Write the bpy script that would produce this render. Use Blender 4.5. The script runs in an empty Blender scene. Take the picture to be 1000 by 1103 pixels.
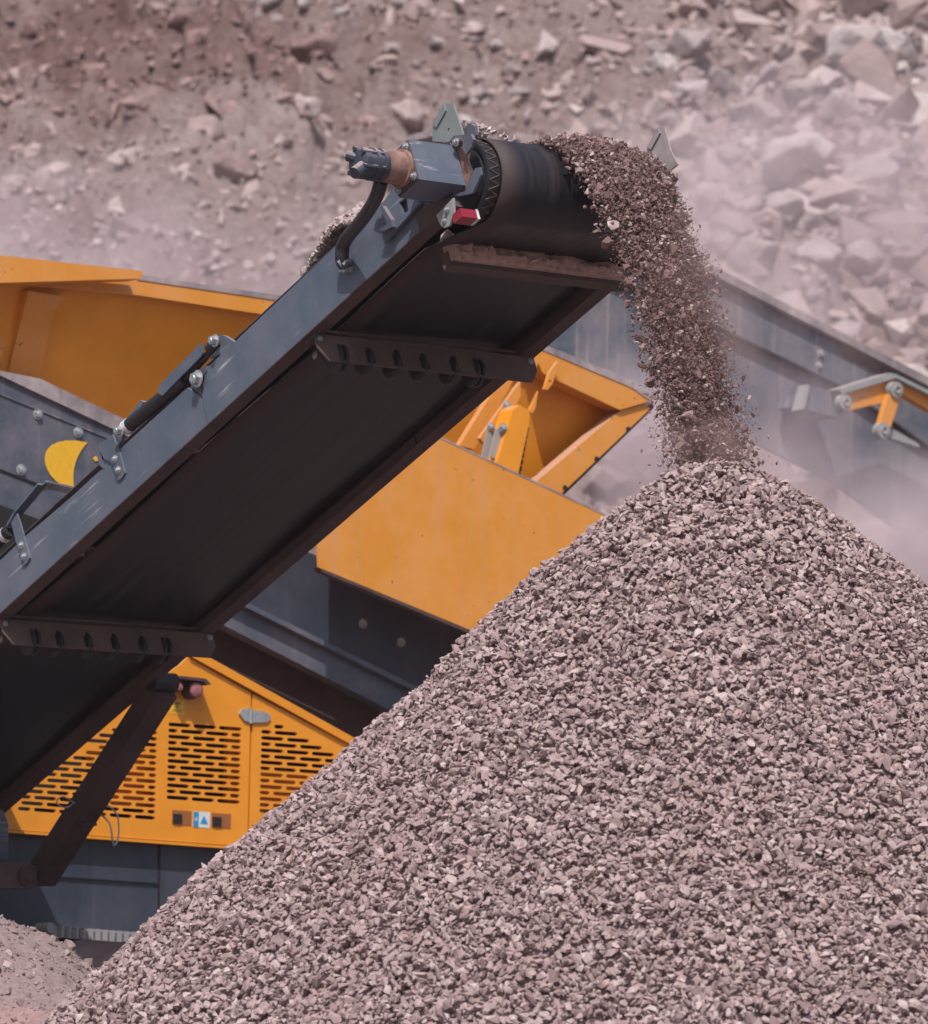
import bpy, bmesh, math, random
import numpy as np
from mathutils import Vector, Matrix, geometry

R = math.radians
random.seed(7)
rng = np.random.default_rng(11)
scene = bpy.context.scene
COL = scene.collection

# ------------------------------------------------------------------ camera
F = 6040.0                     # focal length in photograph pixels (1000 wide)
PITCH = R(6.5)
CAM = Vector((0, 0, 1.6))
FWD = Vector((0, math.cos(PITCH), math.sin(PITCH)))
UPV = Vector((0, -math.sin(PITCH), math.cos(PITCH)))
cd = bpy.data.cameras.new('camera')
cam = bpy.data.objects.new('camera', cd)
COL.objects.link(cam)
cam.location = CAM
cam.rotation_euler = (R(90) + PITCH, 0, 0)
cd.sensor_fit = 'HORIZONTAL'
cd.sensor_width = 36
cd.lens = 36 * F / 1000
cd.clip_start = 1
cd.clip_end = 3000
cd.dof.use_dof = True
cd.dof.focus_distance = 26.0
cd.dof.aperture_fstop = 4.8
scene.camera = cam


def ray(px, py):
    return (Vector((1, 0, 0)) * (px - 500) / F + UPV * (551.5 - py) / F + FWD)


def at(px, py, depth):
    return CAM + ray(px, py) * depth


class Frame:
    """a local coordinate system; turns photo pixels into local points on one of its planes"""
    def __init__(self, origin, ax, ay, az):
        self.M = Matrix(((ax.x, ay.x, az.x, origin.x), (ax.y, ay.y, az.y, origin.y),
                         (ax.z, ay.z, az.z, origin.z), (0, 0, 0, 1)))
        self.I = self.M.inverted()
        self.C = self.I @ CAM

    def hit(self, px, py, axis, val):
        d = self.I.to_3x3() @ ray(px, py)
        k = (val - self.C[axis]) / d[axis]
        return self.C + d * k

    def w(self, p):
        return self.M @ Vector(p)


# conveyor axes (from the vanishing points of its edges)
TH, BE = R(22.9), math.atan2(0.607, 0.7946)
CX = Vector((math.cos(BE), math.sin(BE), 0))
HX = Vector((math.sin(BE), -math.cos(BE), 0))
ZX = Vector((0, 0, 1))
UX = HX * math.cos(TH) + ZX * math.sin(TH)
VX = -HX * math.sin(TH) + ZX * math.cos(TH)
CV = Frame(at(400, 296, 26.0), UX, CX, VX)        # (s along, t across, w up)
WD = CV.hit(400, 535, 2, 0)
# width: right lower edge passes (400,535)
WD = WD.y
S = lambda px, py, t=0.0: CV.hit(px, py, 1, t)     # point on the plane t = const
U_ = lambda px, py, w=0.0: CV.hit(px, py, 2, w)    # point on the plane w = const

# machine axes: level with the conveyor's cross axis, rolled a little
ROLL = R(-1.4)
CM = (CX * math.cos(ROLL) + ZX * math.sin(ROLL)).normalized()
ZM = (ZX * math.cos(ROLL) - CX * math.sin(ROLL)).normalized()
pleg = U_(187, 738)                                # where the support leg meets the beam
LEGTOP = CV.w(pleg)
MO = LEGTOP - HX * 1.55
MO = Vector((MO.x, MO.y, 2.7))
MC = Frame(MO, CM, -HX, ZM)                        # (x along machine, y into machine, z up)
Mp = lambda px, py, d=0.0: MC.hit(px, py, 1, d)


# ------------------------------------------------------------------ numpy noise
def _hash(ix, iy, iz, seed):
    h = (ix * 374761393 + iy * 668265263 + iz * 2147483647 + seed * 974634777) & 0x7fffffff
    h = ((h ^ (h >> 13)) * 1274126177) & 0x7fffffff
    h = (h ^ (h >> 16)) & 0xffff
    return h / 65535.0


def vnoise(p, seed=0):
    p = np.asarray(p, dtype=np.float64)
    i = np.floor(p).astype(np.int64)
    f = p - i
    f = f * f * (3 - 2 * f)
    out = 0
    for dx in (0, 1):
        for dy in (0, 1):
            for dz in (0, 1):
                wgt = (f[:, 0] if dx else 1 - f[:, 0]) * (f[:, 1] if dy else 1 - f[:, 1]) * (f[:, 2] if dz else 1 - f[:, 2])
                out = out + wgt * _hash(i[:, 0] + dx, i[:, 1] + dy, i[:, 2] + dz, seed)
    return out * 2 - 1


def fbm(p, oct=4, seed=0, ridged=False):
    a, s, out = 1.0, 1.0, 0
    for k in range(oct):
        n = vnoise(np.asarray(p) * s, seed + k * 17)
        out = out + a * ((1 - 2 * np.abs(n)) if ridged else n)
        a *= 0.5
        s *= 2.03
    return out


# ------------------------------------------------------------------ materials
def new_mat(name):
    m = bpy.data.materials.new(name)
    m.use_nodes = True
    nt = m.node_tree
    b = nt.nodes['Principled BSDF']
    return m, nt, b


def N(nt, typ, **kw):
    n = nt.nodes.new(typ)
    for k, v in kw.items():
        if k in n.inputs.keys():
            n.inputs[k].default_value = v
        else:
            setattr(n, k, v)
    return n


def ramp(nt, fac, stops):
    r = nt.nodes.new('ShaderNodeValToRGB')
    el = r.color_ramp.elements
    el[0].position, el[0].color = stops[0][0], (*stops[0][1], 1)
    el[1].position, el[1].color = stops[-1][0], (*stops[-1][1], 1)
    for p, c in stops[1:-1]:
        e = el.new(p)
        e.color = (*c, 1)
    nt.links.new(fac, r.inputs[0])
    return r.outputs[0]


def mixc(nt, fac, a, b):
    n = nt.nodes.new('ShaderNodeMix')
    n.data_type = 'RGBA'
    for sock, v in ((n.inputs[0], fac), (n.inputs[6], a), (n.inputs[7], b)):
        if isinstance(v, (int, float)):
            sock.default_value = v
        elif isinstance(v, tuple):
            sock.default_value = (*v, 1)
        else:
            nt.links.new(v, sock)
    return n.outputs[2]


def mth(nt, op, a, b=None, clamp=False):
    n = nt.nodes.new('ShaderNodeMath')
    n.operation = op
    n.use_clamp = clamp
    for sock, v in ((n.inputs[0], a), (n.inputs[1], b)):
        if v is None:
            continue
        if isinstance(v, (int, float)):
            sock.default_value = v
        else:
            nt.links.new(v, sock)
    return n.outputs[0]


def noise(nt, vec, scale, detail=4, rough=0.6):
    n = N(nt, 'ShaderNodeTexNoise')
    n.inputs['Scale'].default_value = scale
    n.inputs['Detail'].default_value = detail
    n.inputs['Roughness'].default_value = rough
    nt.links.new(vec, n.inputs['Vector'])
    return n.outputs['Fac']


def maprange(nt, v, a, b, c=0.0, d=1.0):
    n = nt.nodes.new('ShaderNodeMapRange')
    nt.links.new(v, n.inputs[0])
    for k, x in zip((1, 2, 3, 4), (a, b, c, d)):
        n.inputs[k].default_value = x
    return n.outputs[0]


DUST = (0.36, 0.27, 0.26)


def paint(name, color, dust=0.35, rough=0.5, streak=0.25, scratch=0.0, top=0.85, dustcol=DUST, spots=0.3, chips=False):
    """weathered paint: settled dust on upward faces, run-off streaks, scuffs"""
    m, nt, b = new_mat(name)
    tc = nt.nodes.new('ShaderNodeTexCoord')
    geo = nt.nodes.new('ShaderNodeNewGeometry')
    obj = tc.outputs['Object']
    n1 = noise(nt, obj, 3.0, 6, 0.65)
    n2 = noise(nt, obj, 26.0, 5, 0.7)
    mp = N(nt, 'ShaderNodeMapping')
    mp.inputs['Scale'].default_value = (22, 22, 0.7)
    nt.links.new(obj, mp.inputs['Vector'])
    n3 = noise(nt, mp.outputs[0], 1.0, 4, 0.6)
    blotch = maprange(nt, n1, 0.38, 0.72)
    fine = maprange(nt, n2, 0.42, 0.75)
    st = maprange(nt, n3, 0.55, 0.78)
    d = mth(nt, 'MULTIPLY', blotch, dust)
    d = mth(nt, 'ADD', d, mth(nt, 'MULTIPLY', fine, spots * dust))
    d = mth(nt, 'ADD', d, mth(nt, 'MULTIPLY', st, streak))
    sep = nt.nodes.new('ShaderNodeSeparateXYZ')
    nt.links.new(geo.outputs['True Normal'], sep.inputs[0])
    upf = maprange(nt, sep.outputs[2], 0.35, 0.85, 0.0, top)
    upf = mth(nt, 'MULTIPLY', upf, mth(nt, 'ADD', mth(nt, 'MULTIPLY', n2, 0.7), 0.6), True)
    d = mth(nt, 'MAXIMUM', d, upf)
    d = mth(nt, 'MINIMUM', d, 1.0, True)
    var = mixc(nt, maprange(nt, n1, 0.3, 0.7), tuple(c * 0.88 for c in color), tuple(min(1, c * 1.08) for c in color))
    colr = mixc(nt, d, var, dustcol)
    if chips:
        n5 = noise(nt, obj, 34.0, 1.5, 0.5)
        n6 = noise(nt, obj, 1.7, 2, 0.5)
        ch_ = mth(nt, 'MULTIPLY', maprange(nt, n5, 0.735, 0.75), maprange(nt, n6, 0.45, 0.5, 0, 0.85))
        colr = mixc(nt, ch_, colr, (0.10, 0.055, 0.04))
    if scratch:
        mp2 = N(nt, 'ShaderNodeMapping')
        mp2.inputs['Rotation'].default_value = (0, 0.35, 0)
        mp2.inputs['Scale'].default_value = (2.2, 8, 42)
        nt.links.new(obj, mp2.inputs['Vector'])
        n4 = noise(nt, mp2.outputs[0], 1.0, 3, 0.55)
        sc = mth(nt, 'MULTIPLY', maprange(nt, n4, 0.60, 0.70), maprange(nt, n1, 0.42, 0.62, 0, scratch))
        colr = mixc(nt, sc, colr, (0.42, 0.42, 0.45))
    nt.links.new(colr, b.inputs['Base Color'])
    nt.links.new(mth(nt, 'ADD', mth(nt, 'MULTIPLY', d, 0.4), rough, True), b.inputs['Roughness'])
    bp = N(nt, 'ShaderNodeBump')
    bp.inputs['Strength'].default_value = 0.12
    bp.inputs['Distance'].default_value = 0.004
    nt.links.new(mth(nt, 'ADD', n2, d), bp.inputs['Height'])
    nt.links.new(bp.outputs[0], b.inputs['Normal'])
    return m


def simple(name, color, rough=0.6, metal=0.0, var=0.25, scale=30, bump=0.1):
    m, nt, b = new_mat(name)
    tc = nt.nodes.new('ShaderNodeTexCoord')
    n1 = noise(nt, tc.outputs['Object'], scale, 5, 0.65)
    c = mixc(nt, maprange(nt, n1, 0.3, 0.7), tuple(x * (1 - var) for x in color), tuple(min(1, x * (1 + var)) for x in color))
    nt.links.new(c, b.inputs['Base Color'])
    b.inputs['Roughness'].default_value = rough
    b.inputs['Metallic'].default_value = metal
    bp = N(nt, 'ShaderNodeBump')
    bp.inputs['Strength'].default_value = bump
    bp.inputs['Distance'].default_value = 0.004
    nt.links.new(n1, bp.inputs['Height'])
    nt.links.new(bp.outputs[0], b.inputs['Normal'])
    return m


def stone_mat(name, stops, dust=0.0, scale=60, bump=0.4, rough=0.9, patch=None, texmix=0.55):
    m, nt, b = new_mat(name)
    geo = nt.nodes.new('ShaderNodeNewGeometry')
    tc = nt.nodes.new('ShaderNodeTexCoord')
    c = ramp(nt, geo.outputs['Random Per Island'], stops)
    n1 = noise(nt, tc.outputs['Object'], scale, 5, 0.7)
    f = maprange(nt, n1, 0.25, 0.75, 1 - texmix * 0.55, 1 + texmix * 0.5)
    mul = nt.nodes.new('ShaderNodeVectorMath')
    mul.operation = 'SCALE'
    nt.links.new(c, mul.inputs[0])
    nt.links.new(f, mul.inputs['Scale'])
    c = mul.outputs[0]
    if patch:
        pscale, lo, hi, pc = patch
        n2 = noise(nt, tc.outputs['Object'], pscale, 5, 0.6)
        c = mixc(nt, maprange(nt, n2, lo, hi, 0, 0.8), c, pc)
    nt.links.new(c, b.inputs['Base Color'])
    b.inputs['Roughness'].default_value = rough
    b.inputs['Specular IOR Level'].default_value = 0.25
    bp = N(nt, 'ShaderNodeBump')
    bp.inputs['Strength'].default_value = bump
    bp.inputs['Distance'].default_value = 0.25 / scale
    nt.links.new(n1, bp.inputs['Height'])
    nt.links.new(bp.outputs[0], b.inputs['Normal'])
    return m


def belt_mat():
    """black rubber worn in bands along the belt, dusty near its edge"""
    m, nt, b = new_mat('belt_rubber')
    tc = nt.nodes.new('ShaderNodeTexCoord')
    mp = N(nt, 'ShaderNodeMapping')
    mp.inputs['Scale'].default_value = (0.5, 16, 0.5)
    nt.links.new(tc.outputs['Object'], mp.inputs['Vector'])
    n1 = noise(nt, mp.outputs[0], 1.0, 5, 0.6)
    n2 = noise(nt, tc.outputs['Object'], 9, 5, 0.65)
    sep = nt.nodes.new('ShaderNodeSeparateXYZ')
    nt.links.new(tc.outputs['Object'], sep.inputs[0])
    edge = maprange(nt, mth(nt, 'ADD', sep.outputs[1], mth(nt, 'MULTIPLY', n1, 0.05)), 0.29, 0.36, 0.42, 0.0)
    d = mth(nt, 'ADD', edge, mth(nt, 'MULTIPLY', maprange(nt, n1, 0.48, 0.7), maprange(nt, n2, 0.3, 0.65, 0.05, 0.45)), True)
    c = mixc(nt, d, (0.0150, 0.0152, 0.0205), (0.095, 0.060, 0.056))
    nt.links.new(c, b.inputs['Base Color'])
    nt.links.new(maprange(nt, d, 0, 0.6, 0.42, 0.8), b.inputs['Roughness'])
    bp = N(nt, 'ShaderNodeBump')
    b.inputs['Specular IOR Level'].default_value = 0.4
    bp.inputs['Strength'].default_value = 0.15
    bp.inputs['Distance'].default_value = 0.004
    nt.links.new(n1, bp.inputs['Height'])
    nt.links.new(bp.outputs[0], b.inputs['Normal'])
    return m


YEL = (0.70, 0.268, 0.020)
BLU = (0.046, 0.066, 0.098)
MT = {}
MT['blue'] = paint('blue_grey_paint', (0.078, 0.106, 0.146), dust=0.16, streak=0.08, scratch=0.9, rough=0.42, top=0.5)
MT['navy'] = paint('navy_paint', (0.026, 0.038, 0.060), dust=0.07, streak=0.06, rough=0.5)
MT['blue_body'] = paint('dark_blue_paint', BLU, dust=0.28, streak=0.22, rough=0.5)
MT['blue_dusty'] = paint('dusty_blue_paint', (0.058, 0.084, 0.120), dust=0.42, streak=0.8, rough=0.6)
MT['dusty_rim'] = paint('dust_covered_rim', (0.20, 0.17, 0.18), dust=1.0, streak=0.3, rough=0.8, dustcol=(0.44, 0.36, 0.36))
MT['yellow'] = paint('yellow_orange_paint', YEL, dust=0.2, streak=0.2, rough=0.45, top=0.75, spots=0.5, chips=True)
MT['yellow_clean'] = paint('engine_cover_paint', (0.75, 0.275, 0.012), dust=0.035, streak=0.02, rough=0.4, top=0.3)
MT['brown_steel'] = paint('dust_brown_steel', (0.050, 0.034, 0.034), dust=0.55, streak=0.15, rough=0.8, dustcol=(0.15, 0.095, 0.085), top=0.7)
MT['frame'] = paint('dusty_frame_steel', (0.085, 0.062, 0.062), dust=0.6, streak=0.1, rough=0.85, dustcol=(0.20, 0.125, 0.10), top=0.6)
MT['dirt'] = stone_mat('caked_dirt', [(0, (0.46, 0.31, 0.27)), (1, (0.48, 0.33, 0.29))], scale=40, bump=0.8)
MT['disc'] = simple('dusty_rubber_disc', (0.085, 0.06, 0.055), 0.8)
MT['rubber'] = belt_mat()
MT['black'] = simple('black_hose_rubber', (0.018, 0.018, 0.022), 0.5)
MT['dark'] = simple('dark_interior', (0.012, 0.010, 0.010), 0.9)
MT['zinc'] = simple('zinc_bolt', (0.42, 0.43, 0.44), 0.45, 0.6)
MT['guard'] = paint('green_grey_guard', (0.185, 0.212, 0.208), dust=0.25, streak=0.1, rough=0.5, dustcol=(0.34, 0.34, 0.33))
MT['galv'] = paint('galvanised_steel', (0.27, 0.29, 0.29), dust=0.4, streak=0.1, rough=0.55)
MT['rust'] = simple('rusty_motor_flange', (0.24, 0.135, 0.11), 0.7, 0.0, 0.45, 18)
MT['white'] = simple('white_band', (0.6, 0.6, 0.6), 0.6)
MT['red'] = simple('red_reflector', (0.27, 0.02, 0.035), 0.25, 0, 0.1)
MT['lamp'] = simple('dusty_red_lens', (0.33, 0.12, 0.125), 0.4, 0, 0.3)
MT['logo'] = simple('logo_yellow', (0.74, 0.40, 0.02), 0.5, 0, 0.08)
MT['sign_blue'] = simple('sticker_blue', (0.03, 0.25, 0.45), 0.5, 0, 0.08)
MT['sign_white'] = simple('sticker_white', (0.62, 0.64, 0.66), 0.5, 0, 0.08)
MT['sign_yellow'] = simple('sticker_yellow', (0.70, 0.42, 0.03), 0.5, 0, 0.08)
MT['sign_brown'] = simple('sticker_brown', (0.30, 0.10, 0.03), 0.5, 0, 0.08)
MT['gravel'] = stone_mat('crushed_gravel', [(0, (0.205, 0.142, 0.142)), (0.35, (0.315, 0.225, 0.225)), (0.75, (0.38, 0.283, 0.280)),
                                            (0.93, (0.45, 0.355, 0.345)), (0.965, (0.35, 0.235, 0.22)), (1, (0.49, 0.41, 0.395))], scale=70, bump=0.35,
                         patch=(1.6, 0.56, 0.74, (0.32, 0.22, 0.21)))
MT['stream'] = stone_mat('falling_stone', [(0, (0.125, 0.074, 0.069)), (0.6, (0.21, 0.132, 0.124)), (0.84, (0.32, 0.23, 0.22)), (1, (0.47, 0.38, 0.365))],
                         scale=70, bump=0.3)
MT['fines'] = stone_mat('brown_fines', [(0, (0.145, 0.086, 0.080)), (0.9, (0.23, 0.145, 0.136)), (1, (0.30, 0.21, 0.20))], scale=70, bump=0.2)
MT['sand'] = stone_mat('fine_pink_sand', [(0, (0.185, 0.130, 0.126)), (0.8, (0.255, 0.188, 0.184)), (1, (0.38, 0.30, 0.29))], scale=45, bump=0.8)
MT['pale'] = stone_mat('pale_gravel', [(0, (0.36, 0.28, 0.27)), (0.8, (0.46, 0.37, 0.36)), (1, (0.58, 0.50, 0.48))], scale=45, bump=0.5)
MT['redsand'] = stone_mat('red_sand', [(0, (0.25, 0.155, 0.145)), (1, (0.32, 0.21, 0.20))], scale=25, bump=0.6)
MT['rubble'] = stone_mat('quarry_rubble', [(0, (0.25, 0.178, 0.168)), (0.5, (0.345, 0.262, 0.252)), (0.9, (0.42, 0.335, 0.325)), (1, (0.49, 0.415, 0.405))], scale=5,
                         bump=0.7, patch=(0.35, 0.50, 0.66, (0.35, 0.245, 0.23)))
MT['boulder'] = stone_mat('boulder_stone', [(0, (0.29, 0.232, 0.232)), (0.6, (0.365, 0.302, 0.30)), (1, (0.46, 0.40, 0.39))], scale=4, bump=0.8,
                          patch=(0.9, 0.55, 0.75, (0.26, 0.19, 0.165)))


def brown_patch(nt, c):
    """darker, redder soil exposed in one part of the quarry face"""
    geo = nt.nodes.new('ShaderNodeNewGeometry')
    mp = N(nt, 'ShaderNodeMapping')
    mp.vector_type = 'TEXTURE'
    mp.inputs['Location'].default_value = (-3.6, 62.0, 14.0)
    mp.inputs['Scale'].default_value = (3.4, 2.2, 1.7)
    nt.links.new(geo.outputs['Position'], mp.inputs['Vector'])
    ln = nt.nodes.new('ShaderNodeVectorMath')
    ln.operation = 'LENGTH'
    nt.links.new(mp.outputs[0], ln.inputs[0])
    w = noise(nt, geo.outputs['Position'], 0.9, 5, 0.65)
    d = mth(nt, 'ADD', ln.outputs['Value'], mth(nt, 'MULTIPLY', w, 1.4))
    f = maprange(nt, d, 1.15, 1.9, 0.85, 0.0)
    mul = nt.nodes.new('ShaderNodeMix')
    mul.data_type = 'RGBA'
    mul.blend_type = 'MULTIPLY'
    nt.links.new(f, mul.inputs[0])
    nt.links.new(c, mul.inputs[6])
    mul.inputs[7].default_value = (0.62, 0.50, 0.47, 1)
    return mul.outputs[2]


def soil_mat():
    m, nt, b = new_mat('quarry_soil')
    tc = nt.nodes.new('ShaderNodeTexCoord')
    o = tc.outputs['Object']
    big = noise(nt, o, 0.35, 5, 0.6)
    mid = noise(nt, o, 2.5, 6, 0.65)
    fin = noise(nt, o, 16, 6, 0.7)
    c = mixc(nt, maprange(nt, big, 0.38, 0.62), (0.34, 0.243, 0.23), (0.44, 0.35, 0.34))
    c = mixc(nt, maprange(nt, mid, 0.42, 0.68, 0, 0.85), c, (0.26, 0.170, 0.155))  # brown soil patches; crevice shade is also put into this colour
    c = mixc(nt, maprange(nt, fin, 0.5, 0.8, 0, 0.6), c, (0.52, 0.44, 0.425))
    c = brown_patch(nt, c)
    nt.links.new(c, b.inputs['Base Color'])
    b.inputs['Roughness'].default_value = 0.95
    b.inputs['Specular IOR Level'].default_value = 0.15
    bp = N(nt, 'ShaderNodeBump')
    bp.inputs['Strength'].default_value = 1.0
    bp.inputs['Distance'].default_value = 0.10
    nt.links.new(mth(nt, 'ADD', fin, mth(nt, 'MULTIPLY', mid, 2.0)), bp.inputs['Height'])
    nt.links.new(bp.outputs[0], b.inputs['Normal'])
    return m


MT['soil'] = soil_mat()
nt_ = MT['rubble'].node_tree
b_ = nt_.nodes['Principled BSDF']
src = b_.inputs['Base Color'].links[0].from_socket
nt_.links.new(brown_patch(nt_, src), b_.inputs['Base Color'])


# ------------------------------------------------------------------ object helpers
def tag(o, label=None, cat=None, group=None, kind=None):
    if label:
        o['label'] = label
    if cat:
        o['category'] = cat
    if group:
        o['group'] = group
    if kind:
        o['kind'] = kind
    return o


def thing(name, frame, label, cat, group=None):
    o = bpy.data.objects.new(name, None)
    COL.objects.link(o)
    o.matrix_world = frame.M
    o.empty_display_size = 0.3
    return tag(o, label, cat, group)


def finish(name, bm, mat, parent=None, smooth=35, bevel=0.0):
    if bevel:
        ed = [e for e in bm.edges if len(e.link_faces) == 2 and e.calc_face_angle(0) > R(50)]
        try:
            bmesh.ops.bevel(bm, geom=ed, offset=bevel, segments=2, profile=0.6, affect='EDGES', clamp_overlap=True)
        except Exception:
            pass
    bmesh.ops.recalc_face_normals(bm, faces=bm.faces)
    me = bpy.data.meshes.new(name)
    bm.to_mesh(me)
    bm.free()
    me.materials.append(mat)
    if smooth:
        me.polygons.foreach_set('use_smooth', [True] * len(me.polygons))
        me.set_sharp_from_angle(angle=R(smooth))
    o = bpy.data.objects.new(name, me)
    COL.objects.link(o)
    if parent:
        o.parent = parent
    return o


def extr(bm, axis, v0, v1, pts, holes=()):
    """extrude a 2D outline (coords of the other two axes, in order) along axis from v0 to v1"""
    oth = [i for i in range(3) if i != axis]

    def P(q, v):
        c = [0, 0, 0]
        c[axis] = v
        c[oth[0]], c[oth[1]] = q[0], q[1]
        return Vector(c)
    if not holes:
        r0 = [bm.verts.new(P(q, v0)) for q in pts]
        r1 = [bm.verts.new(P(q, v1)) for q in pts]
        n = len(r0)
        for i in range(n):
            bm.faces.new((r0[i], r0[(i + 1) % n], r1[(i + 1) % n], r1[i]))
        bm.faces.new(r0)
        bm.faces.new(r1[::-1])
        return
    V2, E2 = [], []
    pts = list(pts)
    if sum(p[0] * q[1] - q[0] * p[1] for p, q in zip(pts, pts[1:] + pts[:1])) < 0:
        pts = pts[::-1]
    for lp in [pts] + [list(h) for h in holes]:
        b, n = len(V2), len(lp)
        V2 += [Vector((q[0], q[1])) for q in lp]
        E2 += [(b + i, b + (i + 1) % n) for i in range(n)]
    ov, _, of, _, _, _ = geometry.delaunay_2d_cdt(V2, E2, [tuple(range(len(pts)))], 2, 1e-6)
    a = [bm.verts.new(P(q, v0)) for q in ov]
    b = [bm.verts.new(P(q, v1)) for q in ov]
    cnt = {}
    for f in of:
        bm.faces.new([a[i] for i in f])
        bm.faces.new([b[i] for i in reversed(f)])
        for i in range(len(f)):
            e = (f[i], f[(i + 1) % len(f)])
            k = (min(e), max(e))
            cnt.setdefault(k, []).append(e)
    for k, es in cnt.items():
        if len(es) == 1:
            p, q = es[0]
            bm.faces.new((a[q], a[p], b[p], b[q]))


def box(bm, lo, hi, mat4=None):
    v = []
    for x in (lo[0], hi[0]):
        for y in (lo[1], hi[1]):
            for z in (lo[2], hi[2]):
                p = Vector((x, y, z))
                v.append(bm.verts.new(mat4 @ p if mat4 else p))
    for f in ((0, 1, 3, 2), (4, 6, 7, 5), (0, 4, 5, 1), (2, 3, 7, 6), (0, 2, 6, 4), (1, 5, 7, 3)):
        bm.faces.new([v[i] for i in f])


def cyl(bm, a, b, r0, r1=None, n=20, cap=True):
    a, b = Vector(a), Vector(b)
    r1 = r0 if r1 is None else r1
    d = (b - a).normalized()
    x = d.orthogonal().normalized()
    y = d.cross(x)
    R0, R1 = [], []
    for i in range(n):
        t = 2 * math.pi * i / n
        o = x * math.cos(t) + y * math.sin(t)
        R0.append(bm.verts.new(a + o * r0))
        R1.append(bm.verts.new(b + o * r1))
    for i in range(n):
        bm.faces.new((R0[i], R0[(i + 1) % n], R1[(i + 1) % n], R1[i]))
    if cap:
        bm.faces.new(R0[::-1])
        bm.faces.new(R1)


def lathe(bm, a, axis, prof, n=28):
    """prof: (distance along axis, radius)"""
    a, d = Vector(a), Vector(axis).normalized()
    x = d.orthogonal().normalized()
    y = d.cross(x)
    rings = []
    for q, r in prof:
        rings.append([bm.verts.new(a + d * q + (x * math.cos(2 * math.pi * i / n) + y * math.sin(2 * math.pi * i / n)) * max(r, 1e-4)) for i in range(n)])
    for r0, r1 in zip(rings, rings[1:]):
        for i in range(n):
            bm.faces.new((r0[i], r0[(i + 1) % n], r1[(i + 1) % n], r1[i]))
    bm.faces.new(rings[0][::-1])
    bm.faces.new(rings[-1])


def tube(bm, pts, r, n=12):
    pts = [Vector(p) for p in pts]
    # catmull-rom
    P = []
    for i in range(len(pts) - 1):
        p0, p1, p2, p3 = pts[max(i - 1, 0)], pts[i], pts[i + 1], pts[min(i + 2, len(pts) - 1)]
        for k in range(8):
            t = k / 8
            P.append(0.5 * ((2 * p1) + (p2 - p0) * t + (2 * p0 - 5 * p1 + 4 * p2 - p3) * t * t + (3 * p1 - p0 - 3 * p2 + p3) * t ** 3))
    P.append(pts[-1])
    rings = []
    ref = None
    for i, p in enumerate(P):
        d = (P[min(i + 1, len(P) - 1)] - P[max(i - 1, 0)]).normalized()
        if ref is None:
            ref = d.orthogonal().normalized()
        ref = (ref - d * ref.dot(d)).normalized()
        y = d.cross(ref)
        rings.append([bm.verts.new(p + (ref * math.cos(2 * math.pi * j / n) + y * math.sin(2 * math.pi * j / n)) * r) for j in range(n)])
    for r0, r1 in zip(rings, rings[1:]):
        for j in range(n):
            bm.faces.new((r0[j], r0[(j + 1) % n], r1[(j + 1) % n], r1[j]))
    bm.faces.new(rings[0][::-1])
    bm.faces.new(rings[-1])


def bolt(bm, p, axis, r=0.02, h=0.014, washer=True):
    p, d = Vector(p), Vector(axis).normalized()
    if washer:
        cyl(bm, p, p + d * 0.004, r * 1.45, n=18)
    cyl(bm, p + d * 0.003, p + d * h, r, n=6)
    cyl(bm, p + d * h * 0.9, p + d * (h + 0.004), r * 0.72, r * 0.55, n=14)


def part(name, mat, parent, build, smooth=35, bevel=0.0, label=None):
    bm = bmesh.new()
    build(bm)
    o = finish(name, bm, mat, parent, smooth, bevel)
    if label:
        o['label'] = label
    return o


def pix2(fr, pts, axis, val):
    out = []
    oth = [i for i in range(3) if i != axis]
    for x, y in pts:
        h = fr.hit(x, y, axis, val)
        out.append((h[oth[0]], h[oth[1]]))
    return out


def cplate(name, pts, t0, th, mat, parent, holes=(), bevel=0.002, **k):
    """plate lying in a plane t = t0 of the conveyor, outline from the photo"""
    o2 = pix2(CV, pts, 1, t0)
    h2 = [pix2(CV, h, 1, t0) for h in holes]
    return part(name, mat, parent, lambda bm: extr(bm, 1, t0, t0 + th, o2, h2), bevel=0 if holes else bevel, **k)


def mplate(name, pts, d, th, mat, parent, holes=(), bevel=0.003, **k):
    o2 = pix2(MC, pts, 1, d)
    h2 = [pix2(MC, h, 1, d) for h in holes]
    return part(name, mat, parent, lambda bm: extr(bm, 1, d, d + th, o2, h2), bevel=0 if holes else bevel, **k)


def spline(pts, per=5):
    n = len(pts)
    out = []
    for i in range(n):
        p0, p1, p2, p3 = [Vector(pts[(i + k) % n]) for k in (-1, 0, 1, 2)]
        for j in range(per):
            t = j / per
            q = 0.5 * ((2 * p1) + (p2 - p0) * t + (2 * p0 - 5 * p1 + 4 * p2 - p3) * t * t + (3 * p1 - p0 - 3 * p2 + p3) * t ** 3)
            out.append((q.x, q.y))
    return out


def lean_plate(name, pts, th, mat, parent, frame=None, **k):
    """plate whose outline points each carry their own depth (px, py, depth): a leaning wall"""
    fr = frame or MC
    P = [fr.hit(x, y, 1, d) for x, y, d in pts]

    def f(bm):
        a = [bm.verts.new(p) for p in P]
        b = [bm.verts.new(p + Vector((0, th, 0))) for p in P]
        n = len(P)
        bm.faces.new(a)
        bm.faces.new(b[::-1])
        for i in range(n):
            bm.faces.new((a[i], a[(i + 1) % n], b[(i + 1) % n], b[i]))
    return part(name, mat, parent, f, smooth=0, **k)


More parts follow.
